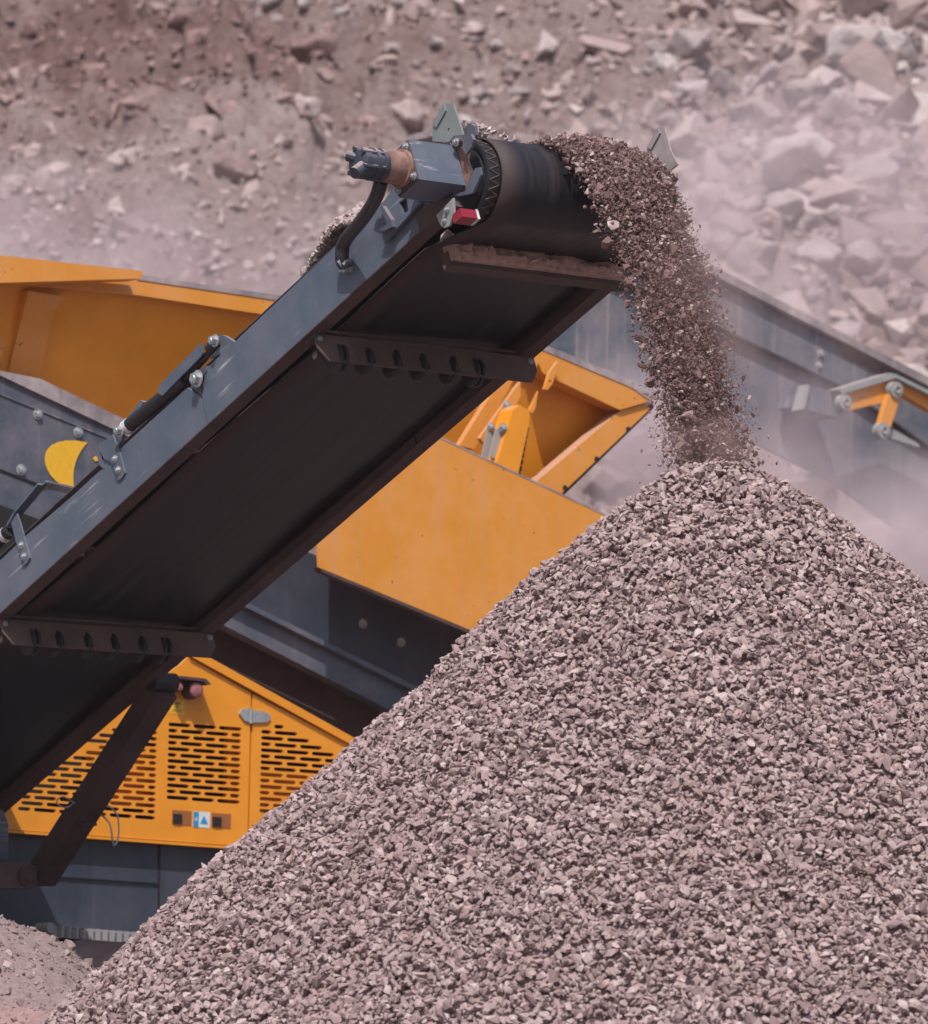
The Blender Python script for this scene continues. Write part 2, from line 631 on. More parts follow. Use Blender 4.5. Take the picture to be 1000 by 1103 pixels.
# ------------------------------------------------------------------ stones
def hull_stone(seed, npts=12, flat=(1.0, 0.75, 0.55)):
    r = random.Random(seed)
    bm = bmesh.new()
    for _ in range(npts):
        while True:
            p = Vector((r.uniform(-1, 1), r.uniform(-1, 1), r.uniform(-1, 1)))
            if 0.25 < p.length < 1.15:
                break
        p = p.normalized() * r.uniform(0.78, 1.08)
        p = Vector((p.x + 0.25 * r.uniform(-1, 1) * (p.y > 0.3), p.y, p.z))
        bm.verts.new((p.x * flat[0] * 0.5, p.y * flat[1] * 0.5, p.z * flat[2] * 0.5))
    res = bmesh.ops.convex_hull(bm, input=bm.verts)
    junk = [g for g in res['geom_interior'] + res['geom_unused'] if isinstance(g, bmesh.types.BMVert)]
    bmesh.ops.delete(bm, geom=list(set(junk)), context='VERTS')
    bmesh.ops.triangulate(bm, faces=bm.faces)
    bmesh.ops.recalc_face_normals(bm, faces=bm.faces)
    bm.verts.index_update()
    V = np.array([v.co[:] for v in bm.verts])
    T = np.array([[v.index for v in f.verts] for f in bm.faces])
    bm.free()
    return V, T


STONES = [hull_stone(100 + i, random.Random(i).choice((9, 10, 12, 14)),
                     (1.0, random.Random(i + 50).uniform(0.65, 0.92), random.Random(i + 90).uniform(0.48, 0.78))) for i in range(18)]


def rand_rot(n, tilt=None, normals=None):
    """random rotations; with normals the short axis stays near the normal"""
    if normals is None:
        q = rng.normal(size=(n, 4))
        q /= np.linalg.norm(q, axis=1)[:, None]
        w, x, y, z = q.T
        return np.stack([np.stack([1 - 2 * (y * y + z * z), 2 * (x * y - z * w), 2 * (x * z + y * w)], 1),
                         np.stack([2 * (x * y + z * w), 1 - 2 * (x * x + z * z), 2 * (y * z - x * w)], 1),
                         np.stack([2 * (x * z - y * w), 2 * (y * z + x * w), 1 - 2 * (x * x + y * y)], 1)], 1)
    zz = normals + rng.normal(size=(n, 3)) * tilt
    zz /= np.linalg.norm(zz, axis=1)[:, None]
    a = rng.normal(size=(n, 3))
    xx = np.cross(a, zz)
    xx /= np.linalg.norm(xx, axis=1)[:, None]
    yy = np.cross(zz, xx)
    return np.stack([xx, yy, zz], 2)


def tri_mesh(name, V, T, mat, smooth=False):
    me = bpy.data.meshes.new(name)
    me.vertices.add(len(V))
    me.vertices.foreach_set('co', np.asarray(V, dtype=np.float32).ravel())
    me.loops.add(T.size)
    me.loops.foreach_set('vertex_index', np.asarray(T, dtype=np.int32).ravel())
    me.polygons.add(len(T))
    me.polygons.foreach_set('loop_start', np.arange(0, T.size, T.shape[1], dtype=np.int32))
    me.polygons.foreach_set('use_smooth', np.full(len(T), smooth, dtype=bool))
    me.update(calc_edges=True)
    me.materials.append(mat)
    o = bpy.data.objects.new(name, me)
    COL.objects.link(o)
    return o


def stones_arrays(P, size, rot, bases=STONES):
    """P (n,3) centres, size (n,), rot (n,3,3) -> merged vertices and triangles"""
    n = len(P)
    pick = rng.integers(0, len(bases), n)
    Vs, Ts, off = [], [], 0
    for b, (bv, bt) in enumerate(bases):
        k = np.nonzero(pick == b)[0]
        if not len(k):
            continue
        jit = rng.uniform(0.8, 1.2, size=(len(k), 1, 3))
        v = np.einsum('nij,nvj->nvi', rot[k], bv[None] * jit * size[k][:, None, None]) + P[k][:, None, :]
        t = bt[None] + (np.arange(len(k)) * len(bv))[:, None, None] + off
        Vs.append(v.reshape(-1, 3))
        Ts.append(t.reshape(-1, 3))
        off += len(k) * len(bv)
    return np.concatenate(Vs), np.concatenate(Ts)


def grid_tris(nu, nv, off=0):
    i, j = np.meshgrid(np.arange(nu - 1), np.arange(nv - 1), indexing='ij')
    a = (i * nv + j).ravel() + off
    return np.concatenate([np.stack([a, a + 1, a + nv + 1], 1), np.stack([a, a + nv + 1, a + nv], 1)])


# ------------------------------------------------------------------ GROUND AND QUARRY SLOPE
SL0, SLK = 50.0, 0.82


def ground_z(x, y):
    x, y = np.asarray(x, float), np.asarray(y, float)
    z = np.interp(y, [-60, 0, 17, 22, 30, SL0 - 4, SL0], [0, 0, 0.7, 1.25, 2.68, 3.0, 3.6])
    s = np.clip(y - SL0, 0, None)
    z = z + np.minimum(s * SLK, 17.0) + np.clip(s - 24, 0, None) * 0.06
    return z


def slope_z(x, y):
    """ground plus relief"""
    x, y = np.asarray(x, float), np.asarray(y, float)
    z = ground_z(x, y)
    p = np.stack([x, y, np.zeros_like(x)], -1).reshape(-1, 3)
    m = np.clip((y.ravel() - SL0 + 3) / 4, 0.05, 1)
    rel = 0.5 * fbm(p * 0.33, 4, 3) + 0.34 * fbm(p * np.array([0.9, 1.1, 1]), 5, 21, True) + 0.16 * fbm(p * 2.7, 4, 40, True)
    X, Y = x.ravel(), y.ravel()
    wx = X + 0.25 * vnoise(p * 1.3, 61)
    wy = Y * 1.29 + 0.25 * vnoise(p * 1.3, 62)
    side = np.clip((X - 0.2) / 2.5, 0.0, 1)
    rel = rel * (1 - 0.35 * side) + (0.30 + 0.12 * side) * blocks(wx, wy, 0.85, 71) + (0.10 + 0.06 * side) * blocks(wx, wy, 0.36, 81) + 0.3 * blocks(wx, wy, 1.9, 91)
    return z + (rel * m * np.where(y.ravel() > 30, 1, 0.25)).reshape(x.shape)


def blocks(x, y, cell, seed):
    """fractured blocky relief: every cell of a jittered grid is a tilted facet at its own height"""
    px, py = x / cell, y / cell
    ix, iy = np.floor(px).astype(np.int64), np.floor(py).astype(np.int64)
    best = np.full(x.shape, 9e9)
    out = np.zeros(x.shape)
    second = np.full(x.shape, 9e9)
    for dx in (-1, 0, 1):
        for dy in (-1, 0, 1):
            cx, cy = ix + dx, iy + dy
            sx = cx + _hash(cx, cy, cx * 0, seed)
            sy = cy + _hash(cx, cy, cx * 0, seed + 1)
            ax, ay = px - sx, py - sy
            d = np.hypot(ax, ay)
            h = (_hash(cx, cy, cx * 0, seed + 2) - 0.5) + ax * (_hash(cx, cy, cx * 0, seed + 3) - 0.5) * 1.1 + ay * (_hash(cx, cy, cx * 0, seed + 4) - 0.5) * 1.1
            nb = d < best
            second = np.where(nb, best, np.minimum(second, d))
            out = np.where(nb, h, out)
            best = np.where(nb, d, best)
    crack = np.clip((second - best) / 0.16, 0, 1)
    return out - 0.45 * (1 - crack) ** 2


def build_ground():
    xs = np.concatenate([np.linspace(-120, -9, 14, endpoint=False), np.linspace(-9, 9, 330), np.linspace(9, 120, 15)[1:]])
    ys = np.concatenate([np.linspace(-40, 16, 12, endpoint=False), np.linspace(16, 46, 90, endpoint=False),
                         np.linspace(46, 70, 420, endpoint=False), np.linspace(70, 160, 14)])
    X, Y = np.meshgrid(xs, ys, indexing='ij')
    Z = slope_z(X, Y)
    V = np.stack([X, Y, Z], -1).reshape(-1, 3)
    o = tri_mesh('ground', V, grid_tris(len(xs), len(ys)), MT['soil'], True)
    tag(o, kind='structure')


build_ground()


def slope_normal(x, y):
    n = np.zeros((len(x), 3))
    n[:, 1] = -SLK
    n[:, 2] = 1
    return n / math.hypot(1, SLK)


def build_rubble():
    n = 46000
    x = rng.uniform(-9, 9, n)
    y = rng.uniform(SL0 - 1, SL0 + 19, n)
    size = 0.085 * (rng.pareto(1.75, n) + 1)
    size = np.minimum(size, 0.62)
    # larger blocks on the side where the photo shows them
    big = np.clip((x - 0.5) / 4, 0, 1)
    size *= 0.85 + 0.65 * big
    keep = (size < 0.32) | (rng.uniform(size=n) < 0.12 + 0.7 * big)
    x, y, size = x[keep], y[keep], size[keep]
    z = slope_z(x, y) + size * rng.uniform(-0.22, 0.14, len(x))
    P = np.stack([x, y, z], 1)
    V, T = stones_arrays(P, size, rand_rot(len(x), 0.5, slope_normal(x, y)))
    o = tri_mesh('rubble', V, T, MT['rubble'])
    tag(o, 'loose pink-brown blasted rubble covering the quarry slope', 'rubble', kind='stuff')


build_rubble()


def boulder_mesh(seed, size):
    r = random.Random(seed)
    v, t = hull_stone(seed, r.choice((14, 16, 20)), (1.0, r.uniform(0.7, 0.95), r.uniform(0.55, 0.85)))
    bm = bmesh.new()
    vs = [bm.verts.new(p) for p in v]
    for a in t:
        bm.faces.new([vs[i] for i in a])
    bmesh.ops.dissolve_limit(bm, angle_limit=R(14), verts=bm.verts, edges=bm.edges)
    bmesh.ops.bevel(bm, geom=list(bm.edges), offset=0.035, segments=2, profile=0.5, affect='EDGES', clamp_overlap=True)
    bmesh.ops.triangulate(bm, faces=bm.faces)
    for _ in range(3):
        long = [e for e in bm.edges if e.calc_length() > 0.10]
        if long:
            bmesh.ops.subdivide_edges(bm, edges=long, cuts=1, use_grid_fill=True)
            bmesh.ops.triangulate(bm, faces=bm.faces)
    co = np.array([q.co[:] for q in bm.verts])
    d = 0.035 * fbm(co * 4 + seed * 3.1, 4, seed, True) + 0.05 * fbm(co * 2 + seed, 2, seed + 5)
    bm.normal_update()
    for q, k in zip(bm.verts, d):
        q.co += q.normal * float(k) * 0.8
    bmesh.ops.scale(bm, vec=(size,) * 3, verts=bm.verts)
    return bm


def slope_hit(px, py):
    d = ray(px, py)
    lo, hi = 40.0, 90.0
    for _ in range(40):
        k = (lo + hi) / 2
        p = CAM + d * k
        if p.z > float(ground_z(p.x, p.y)):
            lo = k
        else:
            hi = k
    return CAM + d * lo


# (px, py, width in px, label)
BOULDERS = [
    (968, 118, 62, 'pale flat slab lying high on the slope near its bright rim'),
    (1005, 120, 60, 'block cut by the picture edge beside the pale flat slab'),
    (925, 68, 84, 'dark brown overhanging crag below the bright upper rim of the slope'),
    (818, 108, 78, 'broad grey slab with a shaded face above the drifting dust'),
    (872, 132, 44, 'dark angular block under the broad grey slab'),
    (742, 142, 56, 'rounded dusty boulder just behind the galvanised flap of the conveyor head'),
    (812, 165, 60, 'low flat rock below the dark angular block'),
    (935, 235, 80, 'banded reddish boulder with a square face in mid slope'),
    (985, 190, 66, 'dark sloping block at the picture edge above the banded boulder'),
    (868, 230, 84, 'large pale triangular boulder left of the banded one'),
    (790, 255, 62, 'dust-veiled pale boulder beside the falling gravel'),
    (930, 290, 64, 'cube-like pale block under the banded boulder'),
    (880, 300, 70, 'flat-topped pale boulder resting above the blue beam'),
    (985, 275, 70, 'tall cream boulder at the picture edge'),
    (955, 335, 76, 'wide pale boulder above the yellow linkage'),
    (905, 335, 50, 'small rounded boulder touching the rim of the blue beam'),
    (1000, 335, 60, 'cream block half out of the picture above the yellow linkage'),
    (845, 270, 46, 'small angular rock in the dust over the blue beam'),
    (820, 215, 52, 'pale low rock in the drifting dust above the beam'),
    (905, 180, 50, 'small grey wedge above the large triangular boulder'),
    (438, 138, 46, 'dark pointed rock left of the green-grey guard'),
    (340, 122, 54, 'pale round boulder in mid slope left of the hydraulic motor'),
    (215, 118, 52, 'dark undercut ledge rock in the brown soil'),
    (105, 100, 46, 'dark flat ledge rock above the yellow hopper'),
    (200, 15, 44, 'dark reddish knob at the top of the slope'),
    (205, 45, 40, 'rounded red-brown rock above the undercut ledge'),
    (160, 200, 54, 'dusty grey boulder low on the slope above the hopper'),
    (60, 250, 66, 'dust-veiled boulder just above the hopper rim'),
    (220, 215, 48, 'pale block in the dust above the middle of the hopper'),
    (250, 240, 58, 'wedge-shaped boulder low in the dust near the conveyor'),
    (330, 205, 42, 'small dusty boulder beside the black hose'),
    (445, 50, 40, 'dark slanted rock in the pale upper slope'),
]
for i, (px, py, wpx, lab) in enumerate(BOULDERS):
    p = slope_hit(px, py)
    sz = wpx / F * (p - CAM).length * 1.12
    bm = boulder_mesh(500 + i, sz)
    o = finish('boulder', bm, MT['boulder'] if px > 600 else MT['rubble'], None, 28)
    z = float(slope_z(np.array([p.x]), np.array([p.y]))[0])
    o.location = (p.x, p.y, z + sz * 0.08)
    o.rotation_euler = (R(random.uniform(-25, 35)), R(random.uniform(-20, 20)), random.uniform(0, 6.28))
    tag(o, lab, 'boulder', 'boulders on the quarry slope')

# further boulders nothing tells apart
protos = [boulder_mesh(800 + k, 1.0) for k in range(5)]
pm = []
for bm in protos:
    o = finish('boulder', bm, MT['boulder'], None, 28)
    pm.append(o.data)
    bpy.data.objects.remove(o)
rb = random.Random(5)
cnt = 0
taken = [(b[0], b[1], b[2]) for b in BOULDERS]
while cnt < 215:
    px, py = rb.uniform(700, 1080), rb.uniform(60, 420)
    if cnt > 165:
        px, py = rb.uniform(-30, 560), rb.uniform(10, 300)
    if px < 1000 and py > 300 + (px - 780) * 0.52:
        continue
    w = rb.uniform(30, 74) if cnt < 80 else rb.uniform(18, 40)
    if cnt > 165:
        w *= 0.8
    if any(math.hypot(px - a, py - b) < (w + c) * 0.31 for a, b, c in taken):
        continue
    taken.append((px, py, w))
    p = slope_hit(px, py)
    sz = w / F * (p - CAM).length
    o = bpy.data.objects.new('boulder', pm[cnt % 5])
    COL.objects.link(o)
    o.scale = (sz, sz, sz)
    o.location = (p.x, p.y, float(slope_z(np.array([p.x]), np.array([p.y]))[0]) + sz * 0.1)
    o.rotation_euler = (rb.uniform(-0.6, 0.6), rb.uniform(-0.5, 0.5), rb.uniform(0, 6.28))
    tag(o, 'small dusty angular boulder among the rubble of the quarry slope', 'boulder', 'small boulders among the rubble')
    cnt += 1


# ------------------------------------------------------------------ STOCKPILE CONVEYOR
cv = thing('stockpile_conveyor', CV, 'blue-grey inclined belt conveyor pouring gravel onto the pile', 'conveyor')
wtop = S(300, 323).z            # upper beam top edge height
ML = max(0, 0)
s_head = S(476, 236).x
s_joint = S(221, 441).x
s_tail = s_head - 8.5
TH_W = 0.012

up_px = [(223.5, 456), (217.5, 426), (222, 397), (252, 369), (352, 274.5), (424, 206), (448, 214), (474, 222), (478, 237)]
lo_px = [(222.5, 457), (216.5, 427), (202, 417.5), (129, 484), (124, 495), (28, 577), (0, 604)]
up2 = pix2(CV, up_px, 1, 0)
up2[-1] = (up2[-1][0], 0.0)
up2[0] = (up2[0][0], 0.0)
lo2 = pix2(CV, lo_px, 1, 0)
lo2[0] = (lo2[0][0], 0.0)
lo2 = lo2 + [(s_tail, lo2[-1][1]), (s_tail, 0.0)]


def beam_builder(outline, s0, s1, topw, mirror):
    def f(bm):
        m = (lambda t: WD - t) if mirror else (lambda t: t)
        extr(bm, 1, m(0), m(TH_W), outline)
        for w0, w1, td in ((0.0, 0.012, 0.085), (topw - 0.012, topw - 0.001, 0.06)):
            a, b = m(TH_W - 0.001), m(td)
            box(bm, (s0, min(a, b), w0 + 0.0005), (s1, max(a, b), w1))
        a, b = m(0.073), m(0.085)
        box(bm, (s0, min(a, b), 0.012), (s1, max(a, b), 0.05))
    return f


lo_top = lo2[-2][1]
for mir in (False, True):
    part('side_beam', MT['blue'] if not mir else MT['brown_steel'], cv, beam_builder(up2, up2[0][0] + 0.002, s_head - 0.02, wtop, mir), bevel=0.002)
    part('side_beam', MT['blue'] if not mir else MT['brown_steel'], cv, beam_builder(lo2, s_tail, lo2[0][0] - 0.004, lo_top, mir), bevel=0.002)

# dusty brown lower face of the beam flanges, underside shade put into the colour
part('beam_flange', MT['brown_steel'], cv, lambda bm: (box(bm, (s_tail, 0.0, -0.006), (s_head - 0.02, 0.088, -0.0005))), label='dusty underside flange with its shade painted in')
part('beam_flange', MT['brown_steel'], cv, lambda bm: (box(bm, (s_tail, WD - 0.088, -0.006), (s_head + 0.20, WD, -0.0005))), label='dusty underside flange with its shade painted in')

# drum
dc = S(505, 196, 0.16)
SD, WDR, RD = dc.x, dc.z, 0.195
T0, T1 = 0.125, WD - 0.13


def drum(bm):
    lathe(bm, (SD, T0, WDR), (0, 1, 0), [(0.0, 0.05), (0.001, 0.150), (0.012, 0.152), (0.014, 0.172), (0.0, 0.176), (0.0, RD - 0.012),
                                         (0.003, RD - 0.002), (T1 - T0 - 0.003, RD - 0.002), (T1 - T0, RD - 0.01), (T1 - T0, 0.05)], 56)


dr = part('head_drum', MT['black'], cv, drum)


def lagging(bm):
    n = 26
    for i in range(n):
        for a0, a1, y0, y1 in ((i, i + 0.5, 0.008, 0.062), (i + 0.5, i + 1, 0.062, 0.008)):
            p = []
            for a, r in ((a0, y0), (a1, y1)):
                t = 2 * math.pi * a / n
                p.append(Vector((SD + RD * math.cos(t), T0 + r, WDR + RD * math.sin(t))))
            cyl(bm, p[0], p[1], 0.0035, n=6)


part('lagging_rim', MT['disc'], dr, lagging)
part('drum_hub', MT['blue_body'], dr, lambda bm: lathe(bm, (SD, -0.02, WDR), (0, 1, 0), [(0, 0.03), (0, 0.07), (0.08, 0.07), (0.08, 0.05), (0.152, 0.05)], 24))

# belt
BW0, BW1 = 0.195, WD - 0.125
TC = (BW0 + BW1) / 2


def belt(bm):
    path = []
    wr = WDR - RD - 0.006
    wret = 0.055
    wcar = 0.30
    for s in np.linspace(s_tail, SD - 0.45, 40):
        path.append((s, wret, 0.0))
    for s in np.linspace(SD - 0.40, SD, 6, endpoint=False):
        k = (s - (SD - 0.45)) / 0.45
        path.append((s, wret + (wr - wret) * k, 0))
    for a in np.linspace(-90, 90, 26):
        path.append((SD + (RD + 0.006) * math.cos(R(a)), WDR + (RD + 0.006) * math.sin(R(a)), 0))
    wt = WDR + RD + 0.006
    for s in np.linspace(SD - 0.05, SD - 0.9, 12):
        k = (SD - s) / 0.9
        path.append((s, wt + (0.27 - wt) * k, k))
    for s in np.linspace(SD - 1.0, s_tail, 40):
        path.append((s, 0.27, 1))
    cols = np.linspace(BW0, BW1, 13)
    rows = []
    for k, (s, w, tr) in enumerate(path):
        row = []
        for t in cols:
            dt = max(0, abs(t - TC) - 0.16)
            edge = 0.008 * math.sin(s * 3.1 + t * 2) * (1 - tr)
            row.append(bm.verts.new((s, t, w + tr * dt * 0.42 + (edge if k < 38 else 0))))
        rows.append(row)
    for r0, r1 in zip(rows, rows[1:]):
        for i in range(12):
            bm.faces.new((r0[i], r0[i + 1], r1[i + 1], r1[i]))


bo = part('belt', MT['rubber'], cv, belt, smooth=50)
sm = bo.modifiers.new('thickness', 'SOLIDIFY')
sm.thickness = 0.010
sm.offset = -1

# raised rubber skirt strips along the return belt
# cross frames with return roller discs


def cross_frame(tl, tr, disc_px, depth, s_at):
    def f(bm):
        extr(bm, 0, s_at, s_at + 0.010, [(0.035, -0.009), (WD - 0.002, -0.009), (WD - 0.002, -depth * 0.55), (WD - 0.05, -depth), (0.085, -depth), (0.035, -depth * 0.5)],
             [slot(t, depth) for t in disc_px])
        box(bm, (s_at - 0.07, 0.03, -0.014), (s_at + 0.014, WD - 0.01, -0.0065))
        box(bm, (s_at - 0.012, 0.06, 0.02), (s_at - 0.002, WD - 0.06, 0.032))
    return f


def slot(t, depth):
    w, top = 0.024, -depth * 0.42
    return [(t - w, -depth + 0.012), (t + w, -depth + 0.012), (t + w, top - w * 0.5), (t + w * 0.6, top), (t - w * 0.6, top), (t - w, top - w * 0.5)]


for (pl, prt, discs) in (((338, 362), (572, 383), (370, 399, 428, 457, 489, 516)), ((12, 668), (230, 683), (38, 64, 95, 124, 154, 180))):
    a = U_(*pl)
    b = U_(*prt)
    s_at = (a.x + b.x) / 2
    ymid = (pl[1] + prt[1]) / 2 + 22
    ts = [CV.hit(x, ymid + (x - (pl[0] + prt[0]) / 2) * 0.085, 0, s_at).y for x in discs]
    cf = part('cross_frame', MT['frame'], cv, cross_frame(0, 0, ts, 0.145, s_at))
    for t in ts:
        # pair of rubber discs of the return roller showing in each cut-out
        for dt in ((-0.016, 0.014) if t in (ts[0], ts[-1]) else (0.0,)):
            part('roller_disc', MT['black'], cf,
                 lambda bm: lathe(bm, (s_at - 0.040, t + dt - 0.009, -0.095), (0, 1, 0), [(0, 0.02), (0, 0.066), (0.003, 0.071), (0.014, 0.071), (0.017, 0.066), (0.017, 0.02)], 30))
    part('roller_shaft', MT['brown_steel'], cf, lambda bm: cyl(bm, (s_at - 0.045, 0.05, -0.088), (s_at - 0.045, WD - 0.05, -0.088), 0.02))
    part('frame_bolt', MT['zinc'], cf, lambda bm: [bolt(bm, (s_at + 0.011, t_, -0.03), (1, 0, 0), 0.011, 0.008) for t_ in (0.06, WD - 0.03)])

# scraper bar caked with dirt below the drum
sc_a, sc_b = U_(490, 276), U_(663, 291)
s_sc = (sc_a.x + sc_b.x) / 2


def scraper(bm):
    box(bm, (s_sc - 0.03, 0.24, -0.085), (s_sc + 0.03, WD - 0.05, -0.01))


scp = part('belt_scraper', MT['frame'], cv, scraper, bevel=0.004)


def cake(bm):
    """lumpy dirt stuck to the front of the bar, piled up over its upper edge"""
    nu, nv = 150, 22
    t0, t1 = 0.245, WD - 0.055
    G_ = []
    for i in range(nu):
        u = i / (nu - 1)
        t = t0 + (t1 - t0) * u
        top = 0.012 + max(0.0, 0.045 * (1.25 - u) + 0.04 * float(fbm(np.array([[t * 11, 0.3, 2.0]]), 4, 77)[0]))
        row = []
        for j in range(nv):
            v = j / (nv - 1)
            w = -0.062 + (top + 0.062) * v
            p = np.array([[t * 16, w * 22, 1.3]])
            env = math.sin(math.pi * min(1, max(0.0, 0.04 + 0.92 * v))) ** 0.5 * min(1, u * 14, (1 - u) * 14)
            q = 0.034 + env * (0.022 + 0.028 * float(fbm(p, 4, 55, True)[0]) * (1.15 - 0.7 * u))
            row.append((s_sc + max(0.031, q), t, w))
        G_.append(row)
    front = [[bm.verts.new(p) for p in r] for r in G_]
    back = [[bm.verts.new((s_sc - 0.004, p[1], p[2])) for p in r] for r in G_]
    for g, fl in ((front, 1), (back, -1)):
        for r0, r1 in zip(g, g[1:]):
            for j in range(nv - 1):
                q = (r0[j], r1[j], r1[j + 1], r0[j + 1])
                bm.faces.new(q[::fl])
    for i in range(nu - 1):
        for j in (0, nv - 1):
            bm.faces.new((front[i][j], front[i + 1][j], back[i + 1][j], back[i][j]))
    for i in (0, nu - 1):
        for j in range(nv - 1):
            bm.faces.new((front[i][j], front[i][j + 1], back[i][j + 1], back[i][j]))


part('caked_dirt', MT['dirt'], scp, cake, smooth=60)

# gearbox housing, hydraulic motor
gt0, gt1 = -0.235, 0.03
ga = S(452, 193, gt0)           # near lower corner of the housing
gs1, gw0 = ga.x, ga.z
gs0, gw1 = gs1 - 0.165, gw0 + 0.212
gear = part('gearbox', MT['blue'], cv, lambda bm: box(bm, (gs0, gt0, gw0), (gs1, gt1, gw1)), bevel=0.006)
gcs, gcw = (gs0 + gs1) / 2, (gw0 + gw1) / 2
part('side_flange', MT['brown_steel'], gear, lambda bm: box(bm, (gs0 + 0.004, gt0 - 0.008, gw0 + 0.004), (gs1 - 0.004, gt0 - 0.001, gw1 - 0.004)), bevel=0.003)
part('flange_bolt', MT['zinc'], gear, lambda bm: [bolt(bm, (gcs + a * 0.062, gt0 - 0.009, gcw + b * 0.078), (0, -1, 0), 0.014, 0.014) for a in (-1, 1) for b in (-1, 1)])


def motor_body(bm):
    lathe(bm, (gcs, gt0 - 0.009, gcw), (0, -1, 0), [(0, 0.088), (0.018, 0.088), (0.02, 0.076), (0.115, 0.074), (0.118, 0.066)], 32)


mo = part('hydraulic_motor', MT['rust'], cv, motor_body)


def motor_back(bm):
    lathe(bm, (gcs, gt0 - 0.122, gcw), (0, -1, 0), [(0, 0.070), (0.012, 0.078), (0.03, 0.078), (0.033, 0.070), (0.05, 0.070), (0.053, 0.077), (0.072, 0.077), (0.075, 0.070), (0.10, 0.07), (0.104, 0.074), (0.135, 0.074), (0.145, 0.06), (0.147, 0.03)], 14)
    for k in range(6):
        a = k * math.pi / 3 + 0.3
        cyl(bm, (gcs + 0.066 * math.cos(a), gt0 - 0.13, gcw + 0.066 * math.sin(a)), (gcs + 0.066 * math.cos(a), gt0 - 0.275, gcw + 0.066 * math.sin(a)), 0.011, n=8)
    cyl(bm, (gcs + 0.02, gt0 - 0.24, gcw - 0.03), (gcs + 0.02, gt0 - 0.315, gcw - 0.075), 0.034, 0.028, n=12)
    cyl(bm, (gcs - 0.01, gt0 - 0.25, gcw + 0.03), (gcs - 0.03, gt0 - 0.29, gcw + 0.055), 0.026, 0.02, n=10)


part('motor_housing', MT['navy'], mo, motor_back, label='dark worn motor end with through bolts')


def hose(off):
    h = [S(408 + off, 196, -0.33), S(402 + off, 214, -0.30), S(388 + off, 236, -0.17), S(369 + off, 260, -0.06), S(366 + off, 278, -0.045), S(370 + off, 288, -0.03)]
    return h


for off in (0, 5):
    part('hydraulic_hose', MT['black'], cv, lambda bm: tube(bm, hose(off), 0.023, 12))


def hose_fit(bm):
    for off, q in ((0, 0), (3, 0)):
        p = S(367 + off, 281, -0.04)
        cyl(bm, p, p + Vector((0.02, 0.005, -0.03)), 0.024, n=8)
        p2 = S(371 + off, 289, -0.02)
        cyl(bm, p2 - Vector((0, 0.02, 0)), p2 + Vector((0.0, 0.02, 0)), 0.022, n=6)


part('hose_fitting', MT['zinc'], cv, hose_fit)

# bracket plate with the hooked handle above the beam
cplate('motor_bracket', [(401, 232), (424, 203), (437, 196), (452, 219), (440, 232), (414, 261), (411, 254), (421, 240)], -0.03, 0.02, MT['blue'], cv,
       holes=[[(430, 218), (438, 212), (440, 227), (433, 231)]])
cplate('hook_handle', [(409, 222), (412, 221.5), (421, 236), (422.5, 244), (414, 248.5), (409, 247.5), (410, 245), (416, 243), (416.5, 239)], -0.055, 0.024, MT['blue_body'], cv)
# dirty bearing bracket in front of the beam end
cplate('bearing_plate', [(448, 233), (455, 222), (487, 212), (492, 222), (452, 248)], -0.012, 0.04, MT['brown_steel'], cv)
cplate('bearing_plate', [(488, 152), (497, 152), (502, 160), (500, 172), (506, 186), (504, 200), (498, 206), (496, 190), (491, 175)], 0.04, 0.03, MT['rust'], cv,
       label='rust-stained bearing edge plate')
cplate('scraper_arm', [(503, 200), (512, 181), (517, 180), (518, 188), (509, 208), (490, 212), (489, 209), (501, 206)], 0.0, 0.012, MT['blue'], cv)
cplate('tension_ear', [(470, 232), (488, 213), (489, 230), (484, 243), (478, 245.5), (474, 241)], -0.05, 0.012, MT['galv'], cv)
part('ear_bolt', MT['zinc'], cv, lambda bm: [bolt(bm, S(482, 226, -0.052), (0, -1, 0), 0.012, 0.012), bolt(bm, S(479, 238, -0.052), (0, -1, 0), 0.01, 0.01)])
rp = S(498, 233, -0.02)
part('reflector', MT['red'], cv, lambda bm: box(bm, (rp.x - 0.032, -0.05, rp.z - 0.022), (rp.x + 0.032, 0.04, rp.z + 0.022)), bevel=0.005)
part('reflector_rim', MT['white'], cv, lambda bm: box(bm, (rp.x - 0.026, 0.0405, rp.z - 0.026), (rp.x + 0.036, 0.052, rp.z + 0.026)), bevel=0.003)

# guard flaps at both sides of the drum
def flap(pts, t0, mat, nm, lab, ht=None):
    holes = [ht] if ht else []
    return cplate(nm, pts, t0, 0.010, mat, cv, holes=holes, label=lab)


flap([(466, 152), (466, 134), (478, 111), (488, 112), (497, 138), (499, 146), (484, 153)], 0.02, MT['guard'], 'guard_flap', 'green-grey galvanised flap over the gearbox',
     [(482, 139), (484.5, 137), (485, 142), (483, 145)])
cplate('flap_edge', [(466, 134), (478, 111), (480, 119), (470, 137)], 0.0125, 0.007, MT['guard'], cv)
cplate('flap_bracket', [(483, 153), (489, 146), (507, 144), (510, 150), (508, 158), (502, 166), (498, 160), (499, 152), (494, 150)], 0.0, 0.016, MT['blue_body'], cv)
cplate('flap_bracket', [(498, 139), (507, 133), (511, 135), (513, 145), (509, 152), (500, 146)], 0.05, 0.016, MT['blue_body'], cv)
part('flap_bolt', MT['zinc'], cv, lambda bm: bolt(bm, S(492, 153, 0.0), (0, -1, 0), 0.014, 0.016))
flap([(697, 176), (697, 158), (709, 137), (716, 138), (722, 161), (730, 177), (714, 190)], WD - 0.06, MT['dusty_rim'], 'guard_flap', 'dusty grey flap on the far side of the drum')
cplate('flap_edge', [(697, 158), (709, 137), (711, 143), (701, 161)], WD - 0.068, 0.007, MT['dusty_rim'], cv)

